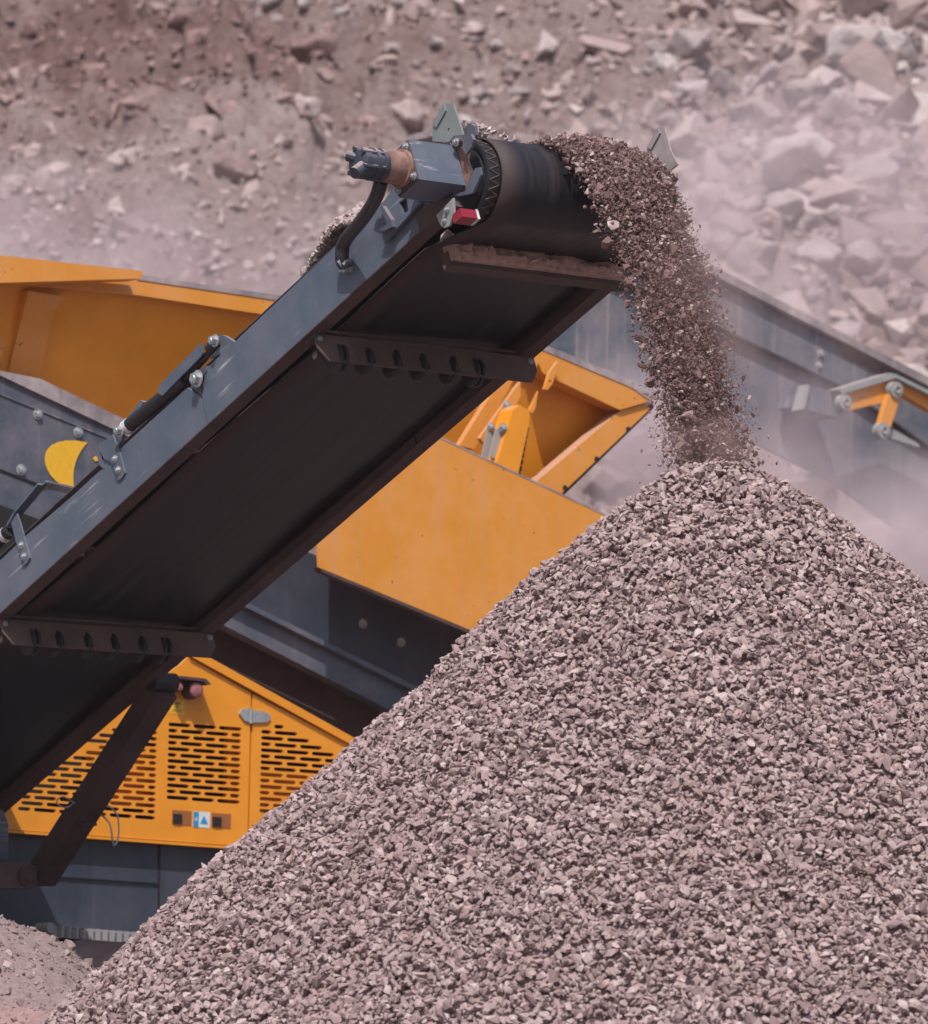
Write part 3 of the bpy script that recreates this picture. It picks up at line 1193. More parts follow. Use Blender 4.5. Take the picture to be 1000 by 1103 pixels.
# folding hinge, cylinder and straps on the near beam
hb1, hb2, hb3 = S(213, 408, -0.02), S(232, 367, -0.02), S(130, 464, -0.02)
cplate('hinge_plate', [(206, 417), (208, 402), (222, 394), (223, 399), (217, 409), (217, 426)], -0.004, 0.03, MT['blue_body'], cv)
part('hinge_bolt', MT['zinc'], cv, lambda bm: bolt(bm, hb1, (0, -1, 0), 0.030, 0.03), label='large hexagon head of the fold hinge')
cplate('cylinder_bracket', [(224, 386), (228, 366), (238, 360.5), (242, 361.5), (253, 368.5), (240, 381)], 0.012, 0.02, MT['blue'], cv)
part('hinge_bolt', MT['zinc'], cv, lambda bm: bolt(bm, hb2, (0, -1, 0), 0.022, 0.03))
cplate('cylinder_bracket', [(122, 497), (115, 475), (134, 454), (152, 431), (155, 433), (141, 452), (131, 466), (129, 484)], 0.012, 0.02, MT['blue'], cv)
part('hinge_bolt', MT['zinc'], cv, lambda bm: bolt(bm, hb3, (0, -1, 0), 0.022, 0.03))


def hcyl(bm):
    a, b = S(137, 460, 0.01), S(200, 408, 0.01)
    cyl(bm, a, b, 0.036, n=20)
    cyl(bm, b, S(233, 372, 0.01), 0.018, n=14)
    cyl(bm, S(226, 376, 0.01), S(236, 366, 0.01), 0.03, n=14)


hc = part('fold_cylinder', MT['black'], cv, hcyl)
part('cylinder_band', MT['white'], hc, lambda bm: cyl(bm, S(136, 461.0, 0.01), S(140, 457.5, 0.01), 0.0385, n=20))
cplate('cylinder_guard', [(171, 424), (170, 417), (176, 410), (217, 369), (218, 380), (216, 384), (175, 426)], -0.03, 0.010, MT['blue'], cv)


def strap(bm, pts):
    extr(bm, 1, -0.010, -0.0005, pix2(CV, pts, 1, -0.010))


st1 = [(105, 480), (115, 473), (121, 468), (126, 481), (129, 489), (134.5, 509), (131, 515), (127, 517.5), (123.5, 508), (119, 497), (112, 494)]
st2 = [(12, 563), (18, 553), (22, 565), (27, 583), (32, 601), (29, 606), (25, 609.5), (22, 600), (17, 583)]
for st, bl in ((st1, [(124, 494.5), (127.5, 506.5)]), (st2, [(23, 587.5), (26, 599.5)])):
    so = part('hinge_strap', MT['blue'], cv, lambda bm: strap(bm, st), bevel=0.002)
    part('strap_bolt', MT['zinc'], so, lambda bm: [bolt(bm, S(x, y, -0.010), (0, -1, 0), 0.014, 0.012) for x, y in bl])
part('lifting_eye', MT['blue'], cv, lambda bm: extr(bm, 1, 0.0, 0.012, pix2(CV, [(107, 501), (105, 493), (108, 485), (114, 483), (119, 487), (119, 493), (120, 499), (112, 505)], 1, 0.0),
                                                   [pix2(CV, [(110.5, 490), (113, 489), (114, 493), (112, 497), (109.5, 495)], 1, 0.0)]))


# handle-like loop guard above the lower beam
def loop_guard(bm):
    q = [S(12, 566, 0.02), S(20, 552, 0.02), S(45, 522, 0.02), S(48, 521.5, 0.06), S(80, 529, 0.35)]
    for a, b in zip(q, q[1:]):
        d = (b - a).normalized()
        n = Vector((0, 1, 0)) if abs(d.y) < 0.7 else Vector((1, 0, 0))
        n = (n - d * n.dot(d)).normalized()
        m = d.cross(n)
        vs = []
        for p in (a - d * 0.004, b + d * 0.004):
            for i, j in ((-1, -1), (1, -1), (1, 1), (-1, 1)):
                vs.append(bm.verts.new(p + n * 0.026 * i + m * 0.006 * j))
        for f in ((0, 1, 2, 3), (7, 6, 5, 4), (0, 4, 5, 1), (1, 5, 6, 2), (2, 6, 7, 3), (3, 7, 4, 0)):
            bm.faces.new([vs[i] for i in f])


part('loop_guard', MT['blue'], cv, loop_guard)
part('fold_cylinder', MT['black'], cv, lambda bm: cyl(bm, S(-30, 607, 0.02), S(11, 571, 0.02), 0.036, n=20), label='cylinder end entering the picture')
part('cylinder_band', MT['white'], cv, lambda bm: cyl(bm, S(4, 577.5, 0.02), S(7, 574.8, 0.02), 0.0385, n=20))
# rubber skirts above both beams
part('skirt_rubber', MT['black'], cv, lambda bm: (box(bm, (s_tail, 0.062, lo_top * 0.7), (s_joint - 0.2, 0.072, lo_top + 0.012)),
                                                  box(bm, (s_tail, WD - 0.072, lo_top * 0.7), (s_joint - 0.2, WD - 0.062, lo_top + 0.012))))
# carrying idler frames
part('idler_set', MT['brown_steel'], cv, lambda bm: [cyl(bm, (s, 0.1, 0.2), (s, WD - 0.1, 0.2), 0.045, n=14) for s in np.arange(s_tail + 0.4, SD - 0.9, 1.1)])

# support leg to the machine: square tube
leg_top = LEGTOP + ZX * -0.02
leg_bot = MC.w(Mp(44, 945, -0.35))
legM = CV.I


def square_tube(bm, a, b, n, hw, hd):
    d = (b - a).normalized()
    n = (n - d * n.dot(d)).normalized()
    m = d.cross(n)
    vs = []
    for p in (a, b):
        for i, j in ((-1, -1), (1, -1), (1, 1), (-1, 1)):
            vs.append(bm.verts.new(p + n * hw * i + m * hd * j))
    for f in ((0, 1, 2, 3), (7, 6, 5, 4), (0, 4, 5, 1), (1, 5, 6, 2), (2, 6, 7, 3), (3, 7, 4, 0)):
        bm.faces.new([vs[i] for i in f])


la, lb = legM @ leg_top, legM @ leg_bot
cl = legM.to_3x3() @ CX
la = la - cl * 0.07
lg = part('support_leg', MT['brown_steel'], cv, lambda bm: square_tube(bm, la, lb, cl, 0.065, 0.065), bevel=0.006)
part('leg_clevis', MT['black'], lg, lambda bm: cyl(bm, la + cl * -0.09 + Vector((0.03, 0, 0.02)), la + cl * 0.062 + Vector((0.03, 0, 0.02)), 0.050, n=20))
jd = (lb - la).normalized()
lenl = (lb - la).length
part('leg_collar', MT['brown_steel'], lg, lambda bm: square_tube(bm, la + jd * lenl * 0.66, la + jd * (lenl * 0.66 + 0.012), cl, 0.072, 0.072))
part('leg_pin', MT['zinc'], lg, lambda bm: cyl(bm, lb - cl * 0.1 - jd * 0.05, lb + cl * 0.09 - jd * 0.05, 0.03, n=14))
pinA = la + jd * lenl * 0.60


def pin_wire(bm):
    q = [pinA - cl * 0.10, pinA - cl * 0.16 + Vector((0.0, 0, 0.03)), pinA - cl * 0.2 + Vector((-0.01, 0, 0.0)), pinA - cl * 0.15 + Vector((-0.01, 0, -0.03)), pinA - cl * 0.09]
    tube(bm, q, 0.004, 6)


part('pin_wire', MT['zinc'], lg, pin_wire)


def hanging_wire(bm):
    b = pinA + cl * 0.08 + jd * 0.06
    q = [b, b + cl * 0.03 + Vector((0.05, 0, -0.10)), b + cl * 0.06 + Vector((0, 0, -0.2)), b + cl * 0.12 + Vector((-0.02, 0, -0.14)), b + cl * 0.13 + Vector((0, 0, -0.02)), b + cl * 0.05 + Vector((0.02, 0, 0.04))]
    tube(bm, q, 0.005, 6)


part('hanging_wire', MT['zinc'], lg, hanging_wire)

# ------------------------------------------------------------------ TRACKED CRUSHER BEHIND
mc = thing('tracked_crusher', MC, 'orange-yellow and dark blue tracked crushing machine standing behind the conveyor and pile', 'crusher')


def rrect(x0, y0, x1, y1, slope, lean, n=3):
    """rounded slot outline in photo pixels; x along a row falling with slope"""
    r = (y1 - y0) / 2
    out = []
    for cx, a0 in ((x1 - r, -90), (x0 + r, 90)):
        for k in range(n + 1):
            a = R(a0 + 180 * k / n)
            out.append((cx + r * math.cos(a), (y0 + y1) / 2 + r * math.sin(a)))
    return [(x - lean * 0, y + (x - x0) * slope) for x, y in out]


c6 = lambda X, Y: (170 + X / 4.762, 690 + Y / 4.762)
SLP = 0.07


def clear_of(poly, x, y, m=3):
    n = len(poly)
    s = None
    for i in range(n):
        (ax, ay), (bx, by) = poly[i], poly[(i + 1) % n]
        L = math.hypot(bx - ax, by - ay)
        d = ((bx - ax) * (y - ay) - (by - ay) * (x - ax)) / L
        if d < m:
            return False
    return True


def slots(x0, y0, rows, patA, patB, dy, cut):
    """staggered rows of slots; cut(x1,y) True keeps"""
    hs = []
    for r in range(rows):
        pat = patA if r % 2 == 0 else patB
        for a, b in pat:
            xa, xb = x0 + a - r * 0.17, x0 + b - r * 0.17
            ya = y0 + r * dy + a * SLP
            if cut(xa, xb, ya):
                hs.append(rrect(xa, ya - 1.9, xb, ya + 2.1, SLP, 0))
    return hs


doorA = [(3, 893), (6, 841), (193, 717), (203, 708), (270.5, 746.5), (266.5, 912)]
doorB = [(272.3, 747.5), (400, 815), (400, 922), (268.5, 912.2)]
pa = [(0, 24), (27, 51.5), (54.5, 79)]
pb = [(0, 10), (13.5, 37.5), (40.5, 65), (68, 78.5)]
hA = slots(181.5, 780.0, 13, pa, pb, 6.55, lambda xa, xb, y: True)
# the wider grille left of it, cut off by the conveyor
pwa, pwb = [], []
for k in range(6):
    pwa.append((4 + k * 27.2 - 14, 4 + k * 27.2 + 10))
    pwb.append((4 + k * 27.2 - 0.5, 4 + k * 27.2 + 23.5 if k < 5 else 4 + k * 27.2 + 8))
pwa = [(max(a, 0), min(b, 148)) for a, b in pwa]
pwb = [(max(a, 0), min(b, 148)) for a, b in pwb]
hA += slots(22, 766, 17, pwa, pwb, 6.55, lambda xa, xb, y: y > 841 - (xa - 6) * 0.663 + 12 and xb - xa > 5)
pba = [(0, 11), (14.5, 39), (42, 66), (69, 93)]
pbb = [(0, 24.5), (28, 52), (55, 79)]
hB = slots(281.5, 788.0, 14, pba, pbb, 6.55, lambda xa, xb, y: y > 748 + (xb - 272) * 0.53 + 12 and xb < 395)
hB.append(rrect(295.5, 780.4, 306, 784.6, SLP, 0))
ec = mplate('engine_cover', doorA, 0.0, 0.02, MT['yellow_clean'], mc, holes=hA)
eb = mplate('engine_door', doorB, 0.0, 0.02, MT['yellow_clean'], mc, holes=hB)
mplate('cover_cap', [(205, 706.5), (221, 705.5), (402, 806), (402, 815)], -0.02, 0.10, MT['yellow_clean'], mc)
mplate('cover_sill', [(3, 893.5), (400, 922.5), (400, 925.5), (3, 896.5)], -0.012, 0.05, MT['yellow_clean'], mc)
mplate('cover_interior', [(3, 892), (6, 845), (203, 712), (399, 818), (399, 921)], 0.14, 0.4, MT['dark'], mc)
for pts in ([(247, 775), (262, 776), (259, 870), (245, 869)], [(278, 828), (345, 833), (345, 880), (278, 876)], [(90, 800), (172, 805), (170, 870), (120, 866)]):
    mplate('inner_duct', pts, 0.07, 0.05, MT['yellow_clean'], mc)
hg = mplate('door_hinge', [(258, 769), (262, 763.5), (269, 763), (271.5, 765), (285, 766.5), (291, 770), (292, 774), (288, 778), (271, 778.5), (264, 776.5)], -0.012, 0.012, MT['zinc'], mc)
part('hinge_pin', MT['zinc'], hg, lambda bm: cyl(bm, Mp(270.6, 763, -0.014), Mp(270.3, 779.5, -0.014), 0.008, n=12))
# lamps under a small roof
mplate('lamp_roof', [(195, 728), (222, 731), (228, 737.5), (224, 738), (219, 734), (195, 731)], -0.11, 0.11, MT['brown_steel'], mc)
lp = Mp(212.5, 743, -0.09)
lamp = part('warning_lamp', MT['brown_steel'], mc, lambda bm: lathe(bm, lp + Vector((0, 0.088, 0)), (0, -1, 0), [(0, 0.03), (0, 0.05), (0.04, 0.05), (0.078, 0.047)], 24))
part('lamp_lens', MT['lamp'], lamp, lambda bm: lathe(bm, lp + Vector((0, 0.012, 0)), (0, -1, 0), [(0, 0.044), (0.012, 0.042), (0.02, 0.028), (0.022, 0.008)], 24))
lp2 = Mp(194.5, 740, -0.09)
lamp2 = part('warning_lamp', MT['brown_steel'], mc, lambda bm: lathe(bm, lp2 + Vector((0, 0.088, 0)), (0, -1, 0), [(0, 0.02), (0, 0.026), (0.05, 0.026), (0.078, 0.024)], 20))
part('lamp_lens', MT['lamp'], lamp2, lambda bm: lathe(bm, lp2 + Vector((0, 0.012, 0)), (0, -1, 0), [(0, 0.022), (0.01, 0.02), (0.015, 0.008)], 20))
# stickers
ws = mplate('warning_sticker', [(184, 752.5), (199, 754), (198.3, 770), (183.4, 768.5)], -0.002, 0.0015, MT['sign_yellow'], mc, bevel=0)


def warn_icon(bm):
    for pts in ([(187.5, 758), (189, 756.2), (191.5, 755.7), (194, 756.6), (195.5, 758.8), (193, 759.2), (191.5, 758.2), (190, 759)],
                [(190.6, 758.5), (192.1, 758.7), (191.9, 761.6), (194.0, 762.4), (188.4, 762), (190.4, 761.4)],
                [(185.5, 764), (197, 765), (196.9, 765.7), (185.5, 764.7)], [(185.4, 765.8), (195, 766.7), (194.9, 767.4), (185.4, 766.5)],
                [(185.0, 753.4), (198.2, 754.7), (198.2, 755.1), (185.0, 753.8)]):
        extr(bm, 1, -0.0032, -0.0022, pix2(MC, pts, 1, -0.0032))


part('sticker_symbol', MT['sign_brown'], ws, warn_icon, smooth=0)
bs = mplate('label_plate', [(208.5, 873.8), (226.5, 875.2), (226, 892.2), (208, 890.8)], -0.002, 0.0015, MT['sign_white'], mc, bevel=0)
part('label_field', MT['sign_blue'], bs, lambda bm: (extr(bm, 1, -0.0034, -0.0024, pix2(MC, [(208.7, 874.2), (214.3, 874.6), (213.9, 891.2), (208.3, 890.6)], 1, -0.003)),
                                                     extr(bm, 1, -0.0034, -0.0024, pix2(MC, [(219.8, 878.5), (224, 888), (215.8, 887.3)], 1, -0.003))), smooth=0)
part('label_mark', MT['sign_white'], bs, lambda bm: extr(bm, 1, -0.0046, -0.0036, pix2(MC, [(210, 880.5), (212.6, 880.7), (212.5, 884.2), (209.9, 884)], 1, -0.004),
                                                         [pix2(MC, [(210.6, 881.3), (212.0, 881.4), (211.9, 883.4), (210.5, 883.3)], 1, -0.004)]), smooth=0)
# recessed socket boxes
for x0, y0 in ((186, 872.5), (228.5, 875.8)):
    def recess(bm, x0=x0, y0=y0):
        extr(bm, 1, -0.003, 0.0, pix2(MC, [(x0, y0), (x0 + 20.5, y0 + 1.4), (x0 + 20, y0 + 16.8), (x0 - 0.4, y0 + 15.4)], 1, -0.003))
    rc = part('socket_recess', MT['sign_brown'], mc, recess)
    part('socket', MT['dark'], rc, lambda bm, x0=x0, y0=y0: extr(bm, 1, -0.012, -0.0035, pix2(MC, [(x0 + 1, y0 + 4), (x0 + 10, y0 + 4.6), (x0 + 9.8, y0 + 14), (x0 + 0.8, y0 + 13.5)], 1, -0.008)))

# chassis
ch = mplate('chassis', [(-60, 888), (420, 924), (420, 1030), (-60, 1000)], 0.06, 0.8, MT['navy'], mc)
mplate('chassis_seam', [(170.8, 908), (173.2, 908), (172.2, 984), (170, 984)], 0.056, 0.006, MT['dark'], ch)
mplate('chassis_rib', [(55, 942), (170, 949), (170, 951.5), (55, 944)], 0.045, 0.016, MT['navy'], ch)
mplate('chassis_bracket', [(-40, 872), (3, 872), (9, 888), (9, 926), (-40, 924)], -0.30, 0.30, MT['blue'], mc)
lm = mplate('leg_mount', [(-40, 927), (30, 930), (40, 934), (40, 957), (-40, 957)], -0.44, 0.12, MT['frame'], mc)
part('mount_pin', MT['brown_steel'], lm, lambda bm: lathe(bm, Mp(29, 944, -0.45), (0, -1, 0), [(-0.01, 0.055), (0.012, 0.055), (0.014, 0.032), (0.03, 0.03)], 24))


def trackpads(bm):
    a, b = Mp(57, 1000, -0.10), Mp(150, 1007, -0.10)
    n = 13
    for i in range(n):
        p = a.lerp(b, i / (n - 1))
        box(bm, (p.x - 0.035, p.y - 0.02, p.z - 0.05), (p.x + 0.03, p.y + 0.3, p.z))
        box(bm, (p.x - 0.008, p.y - 0.03, p.z - 0.05), (p.x + 0.008, p.y + 0.3, p.z + 0.012))
    cyl(bm, a + Vector((-0.03, -0.03, 0)), a + Vector((-0.03, 0.1, 0)), 0.03, n=14)


part('crawler_track', MT['galv'], mc, trackpads, bevel=0.004)

# sloping side beams above the engine
mplate('side_panel', [(150, 520), (345, 600), (640, 722), (640, 830), (440, 737), (269, 652), (150, 594)], 0.10, 0.04, MT['navy'], mc)
mplate('sloping_beam', [(150, 592), (269, 650), (440, 735), (640, 832), (640, 838), (440, 741), (269, 656), (150, 598)], -0.05, 0.17, MT['blue_body'], mc)
mplate('sloping_beam', [(150, 598.5), (269, 656.5), (440, 741.5), (640, 838.5), (640, 872), (420, 765), (246, 676), (150, 628)], 0.0, 0.10, MT['blue_body'], mc)
mplate('undershade_plate', [(120, 612), (246, 676), (420, 765), (640, 873), (640, 940), (380, 812), (222, 712), (120, 660)], 0.30, 0.05, MT['brown_steel'], mc)  # dark brown plate stands in for the shade below the sloping beams
for x, y in ((391, 672), (432, 692), (341, 706)):
    part('panel_bolt', MT['galv'], mc, lambda bm: bolt(bm, Mp(x, y, 0.10), (0, -1, 0), 0.02, 0.02))
# big deflector plate
yp = mplate('deflector_plate', [(343, 611), (341, 582), (341, 409), (648, 553), (730, 592), (730, 772), (510, 680)], -0.35, 0.012, MT['yellow'], mc)
mplate('plate_lip', [(343, 611.5), (510, 680.5), (730, 772.5), (730, 776), (510, 684), (347, 616)], -0.35, 0.05, MT['brown_steel'], yp)
mplate('plate_edge', [(341, 408), (648, 551.5), (730, 590.5), (730, 592.4), (648, 553.6), (341, 410)], -0.352, 0.016, MT['dusty_rim'], yp, bevel=0)
mplate('plate_return', [(341, 583), (343, 611), (347, 613), (345, 585)], -0.355, 0.004, MT['yellow'], yp)

# upper blue side with the crescent mark
up = mplate('upper_side_panel', [(-60, 372), (0, 405), (122, 463), (260, 530), (260, 640), (-60, 640)], 0.12, 0.05, MT['blue_body'], mc)
mplate('top_ledge', [(-60, 368), (0, 399), (44, 408), (133, 451), (262, 516), (262, 528), (122, 462), (0, 404), (-60, 372)], 0.10, 0.5, MT['dusty_rim'], mc)
mplate('panel_seam', [(-10, 419), (122, 473), (122, 474.6), (-10, 420.8)], 0.112, 0.01, MT['blue_dusty'], up)
mplate('panel_seam', [(-10, 501), (50, 524), (50, 526), (-10, 503)], 0.112, 0.01, MT['dark'], up)
mplate('lower_dark_sheet', [(-60, 520), (0, 544), (60, 566), (60, 640), (-60, 640)], 0.115, 0.006, MT['dark'], up)  # thin near-black sheet over the lower part of the panel
arc_cres = [(94.5, 476.5)]
for k in range(1, 15):                      # outer bulge, then the hollow back
    q = k / 14
    a = Vector((94.5, 476.5)) * (1 - q) ** 3 + Vector((30, 462)) * 3 * q * (1 - q) ** 2 + Vector((42, 522)) * 3 * q * q * (1 - q) + Vector((80, 527)) * q ** 3
    arc_cres.append((a.x, a.y))
for k in range(1, 12):
    q = k / 12
    a = Vector((80, 527)) * (1 - q) ** 2 + Vector((75, 497)) * 2 * q * (1 - q) + Vector((94.5, 476.5)) * q ** 2
    arc_cres.append((a.x, a.y))
cres = [(94.5, 476.5), (80, 474), (66, 475), (55, 481), (50, 490.5), (51.5, 500), (57, 511), (66, 519), (80, 526), (78.5, 512), (80, 499), (84.5, 487)]
mplate('crescent_mark', arc_cres, 0.114, 0.006, MT['logo'], up, bevel=0)
mplate('dot_mark', [(100.5, 494), (103, 491.5), (106, 492.5), (106, 496), (102.5, 497)], 0.114, 0.006, MT['logo'], up, bevel=0)
for x, y in ((40.5, 446), (84, 465.5), (22.5, 506)):
    part('panel_bolt', MT['zinc'], up, lambda bm: bolt(bm, Mp(x, y, 0.119), (0, -1, 0), 0.022, 0.02))

# hopper: flared wall, rim, gusset
HD = 0.55
hop = lean_plate('hopper_wall', [(-90, 285, HD - 0.28), (150, 312, HD - 0.28), (300, 333, HD - 0.28), (480, 362, HD - 0.28), (480, 560, HD + 0.16), (300, 520, HD + 0.12), (-90, 450, HD + 0.10)], 0.03, MT['yellow_clean'], mc)
mplate('hopper_rim', [(-90, 282), (150, 301), (300, 323), (585, 374), (585, 398), (300, 341), (150, 318), (-90, 296)], HD - 0.34, 0.05, MT['yellow'], hop)
mplate('rim_flange', [(-90, 268), (0, 275), (152, 291.5), (154, 295), (152, 300), (0, 304.5), (-90, 306)], HD - 0.50, 0.13, MT['yellow'], hop)


mplate('rim_lip', [(148, 295.5), (300, 318), (585, 368), (585, 374), (300, 323.5), (148, 301)], HD - 0.345, 0.14, MT['dusty_rim'], hop)


def gusset(bm):
    o = [Mp(6, 412, HD - 0.02), Mp(31, 313, HD - 0.31), Mp(72, 320, HD - 0.31), Mp(58, 336, HD - 0.26), Mp(39, 424, HD - 0.02)]
    extr(bm, 1, 0, 1, [(q.x, q.z) for q in o])
    bm.verts.ensure_lookup_table()
    n = len(o)
    for i in range(n):
        bm.verts[i].co.y = o[i].y
        bm.verts[n + i].co.y = o[i].y + 0.16


part('gusset', MT['yellow'], hop, gusset)
part('gusset', MT['yellow'], hop, lambda bm: extr(bm, 1, HD - 0.12, HD - 0.001, pix2(MC, [(-60, 420), (-20, 340), (28, 314), (20, 330), (-6, 400)], 1, HD - 0.1)))

# end wing of the hopper, framed
WG = 0.20
wing = lean_plate('hopper_wing', [(450, 392, WG + 0.05), (540, 372, WG + 0.02), (585, 380, WG + 0.02), (690, 432, WG + 0.05), (604, 530, WG + 0.20), (560, 590, WG + 0.28), (430, 560, WG + 0.28)], 0.02, MT['yellow_clean'], mc)
mplate('wing_rim', [(574, 378), (583, 370.5), (683, 411), (703, 431.5), (668, 441.5), (603, 411), (585, 402)], WG - 0.12, 0.12, MT['yellow'], wing)
mplate('wing_rim', [(703, 432.5), (700, 441), (607, 530), (578, 560), (552, 548), (580, 517), (668, 442.5)], WG - 0.10, 0.10, MT['yellow'], wing)
mplate('wing_edge', [(704, 434), (704, 440), (608, 533), (578, 563), (576, 559), (606, 528)], WG - 0.08, 0.25, MT['brown_steel'], wing)
part('wing_bolt', MT['dark'], wing, lambda bm: [cyl(bm, Mp(x, y, WG - 0.115), Mp(x, y, WG - 0.09), 0.014, n=10) for x, y in ((677, 462), (643, 494), (609, 525))])
mplate('rim_lip', [(577, 376), (583, 369.5), (683, 410), (704, 430.5), (704, 434), (681, 417.5), (585, 377)], WG - 0.125, 0.12, MT['dusty_rim'], wing)
# folding arms
mplate('fold_arm', [(562, 407), (569, 390), (581, 380), (580, 390), (576, 402), (569, 410)], -0.02, 0.025, MT['yellow'], mc,
       holes=[[(570.5, 400), (572, 398.5), (573.5, 400.5), (571.5, 402.5)]], label='upper yellow lug with a bolt hole')
mplate('fold_arm', [(587, 419), (592, 402), (601, 389), (600, 400), (595, 414), (590, 420)], 0.02, 0.025, MT['yellow'], mc,
       holes=[[(591.5, 410), (593, 408.5), (594, 411), (592, 412.5)]], label='second yellow lug with a bolt hole')
mplate('fold_arm', [(495, 480), (541, 406), (556, 405), (511, 484)], 0.10, 0.05, MT['yellow'], mc, label='long sloping yellow bar')
mplate('fold_arm', [(517, 472), (557, 416), (561, 411), (561, 426), (547, 455), (522, 478)], -0.02, 0.03, MT['yellow'], mc)
mplate('fold_arm', [(571, 443), (580, 421), (577, 440), (573, 446)], 0.02, 0.03, MT['yellow'], mc)
mplate('fold_arm', [(553, 441), (560, 436), (571, 442.5), (570, 457), (558, 512), (541, 508), (535, 500)], -0.16, 0.13, MT['yellow_clean'], mc, label='broad yellow strut standing before the shaded wing')
lk = mplate('link_plate', [(519, 494), (526, 460), (532, 458), (534, 466), (527, 497)], -0.06, 0.012, MT['galv'], mc)
mplate('link_plate', [(528, 492), (535, 462), (543, 459), (546, 464), (541, 482), (534, 494)], -0.13, 0.014, MT['galv'], mc)
part('link_bolt', MT['zinc'], lk, lambda bm: [bolt(bm, Mp(x, y, d), (0, -1, 0), 0.020, 0.018) for x, y, d in ((546, 437, -0.022), (529, 460, -0.06), (542, 461, -0.145))])
part('chain', MT['brown_steel'], mc, lambda bm: [cyl(bm, Mp(568 - k * 1.3, 460 + k * 7, -0.0), Mp(567 - k * 1.3, 465 + k * 7, -0.0), 0.015, n=8) for k in range(9)])

# ------------------------------------------------------------------ BLUE SLOPING BEAM FAR BEHIND
FB = Frame(MC.w((2.0, 4.2, 0)), CM, -HX, ZM)
fb = thing('feed_conveyor', FB, 'dusty blue-grey sloping feed conveyor side with yellow linkage behind the falling gravel', 'conveyor')


def fplate(name, pts, d, th, mat, parent, holes=(), bevel=0.003, **k):
    o2 = pix2(FB, pts, 1, d)
    h2 = [pix2(FB, h, 1, d) for h in holes]
    return part(name, mat, parent, lambda bm: extr(bm, 1, d, d + th, o2, h2), bevel=0 if holes else bevel, **k)


fplate('side_plate', [(480, 140), (780, 298), (1060, 443), (1060, 520), (910, 417), (796, 362), (480, 210)], 0.0, 0.04, MT['blue_dusty'], fb,
       holes=[[(907, 372), (912, 368), (922, 369), (935, 377), (948, 388), (953, 395), (952, 401), (940, 400), (925, 392), (908, 383)]])
fplate('lower_plate', [(480, 211), (796, 363), (910, 418), (1060, 521), (1060, 640), (900, 520), (800, 470), (480, 320)], 0.05, 0.04, MT['blue_dusty'], fb)
fplate('top_rim', [(480, 136), (780, 292), (1060, 437), (1060, 446), (780, 301.5), (480, 143)], -0.06, 0.45, MT['dusty_rim'], fb)
fplate('plate_seam', [(480, 209.5), (796, 361.5), (910, 416.5), (1060, 520), (1060, 522.5), (910, 419), (796, 364), (480, 212)], -0.006, 0.05, MT['dark'], fb)
fplate('chute_box', [(560, 330), (640, 340), (700, 372), (720, 420), (690, 440), (560, 420)], 0.4, 0.6, MT['blue_dusty'], fb)
fplate('hatch_shade_sheet', [(900, 362), (960, 392), (960, 410), (900, 396)], 0.25, 0.02, MT['dark'], fb)  # near-black sheet stands in for the shade inside the hatch
fplate('mount_box', [(870, 416), (884, 418), (907, 424), (912, 438), (903, 450), (873, 442), (866, 436)], -0.30, 0.28, MT['blue_dusty'], fb)
fplate('mount_flange', [(870, 414), (873, 416), (867, 440), (863, 441)], -0.34, 0.10, MT['galv'], fb)
ln = fplate('linkage_arm', [(905, 422), (960, 403), (968, 405), (962, 420), (958, 432), (915, 442), (906, 436)], -0.36, 0.07, MT['yellow'], fb)
fplate('arm_top', [(904, 419), (960, 401.5), (966, 403), (1010, 425), (1010, 429), (966, 407), (908, 424)], -0.40, 0.16, MT['galv'], ln)
fplate('linkage_arm', [(966, 406), (1020, 432), (1020, 452), (975, 426)], -0.34, 0.07, MT['yellow'], fb)
fplate('linkage_arm', [(958, 424), (970, 428), (960, 460), (948, 458)], -0.42, 0.05, MT['yellow'], fb, label='short yellow drop link')
fplate('link_rod', [(943, 465), (960, 425), (962, 427), (947, 468)], -0.40, 0.03, MT['galv'], fb)
for x, y, r in ((911.5, 433, 0.055), (966.5, 419.5, 0.058), (952.5, 463.5, 0.058)):
    part('pivot_boss', MT['galv'], fb, lambda bm: lathe(bm, FB.hit(x, y, 1, -0.44), (0, 1, 0), [(0, 0.02), (-0.012, 0.022), (-0.012, 0.028), (0, 0.03), (0, r), (0.06, r), (0.06, 0.02)], 24))
fplate('lower_link', [(955, 458), (962, 462), (990, 478), (991, 482), (960, 472)], -0.38, 0.05, MT['galv'], fb)
part('side_bolt', MT['galv'], fb, lambda bm: [bolt(bm, FB.hit(x, y, 1, 0.0), (0, -1, 0), 0.022, 0.02) for x, y in ((882, 394), (884, 381))])

# legs that carry it, lost in the dust from the front
for px_, py_ in ((560, 330), (760, 440), (990, 560)):
    q = FB.hit(px_, py_, 1, 0.4)
    part('support_leg', MT['blue_body'], fb, lambda bm: box(bm, (q.x - 0.09, 0.35, -0.4), (q.x + 0.09, 0.53, q.z + 0.1)), bevel=0.01)

# ------------------------------------------------------------------ GRAVEL PILE
APX = at(772, 502, 25.0)
APX = Vector((APX.x, APX.y, APX.z))
R0 = 0.30


def pile_h(dx, dy):
    r = np.hypot(dx, dy)
    ph = np.arctan2(dy, dx)
    k = 0.925 - 0.02 * np.clip(np.cos(ph), 0, 1)
    return APX.z + 0.0 - k * (np.sqrt(r * r + R0 * R0) - R0)


def pile_pt(r, ph):
    dx, dy = r * np.cos(ph), r * np.sin(ph)
    z = pile_h(dx, dy)
    p = np.stack([dx * 1.3, dy * 1.3, np.zeros_like(dx)], -1).reshape(-1, 3)
    z = z + (0.035 * fbm(p, 3, 9) + 0.02 * fbm(p * 4, 2, 10)).reshape(dx.shape) * np.clip(r / 0.5, 0.2, 1)
    return dx + APX.x, dy + APX.y, z


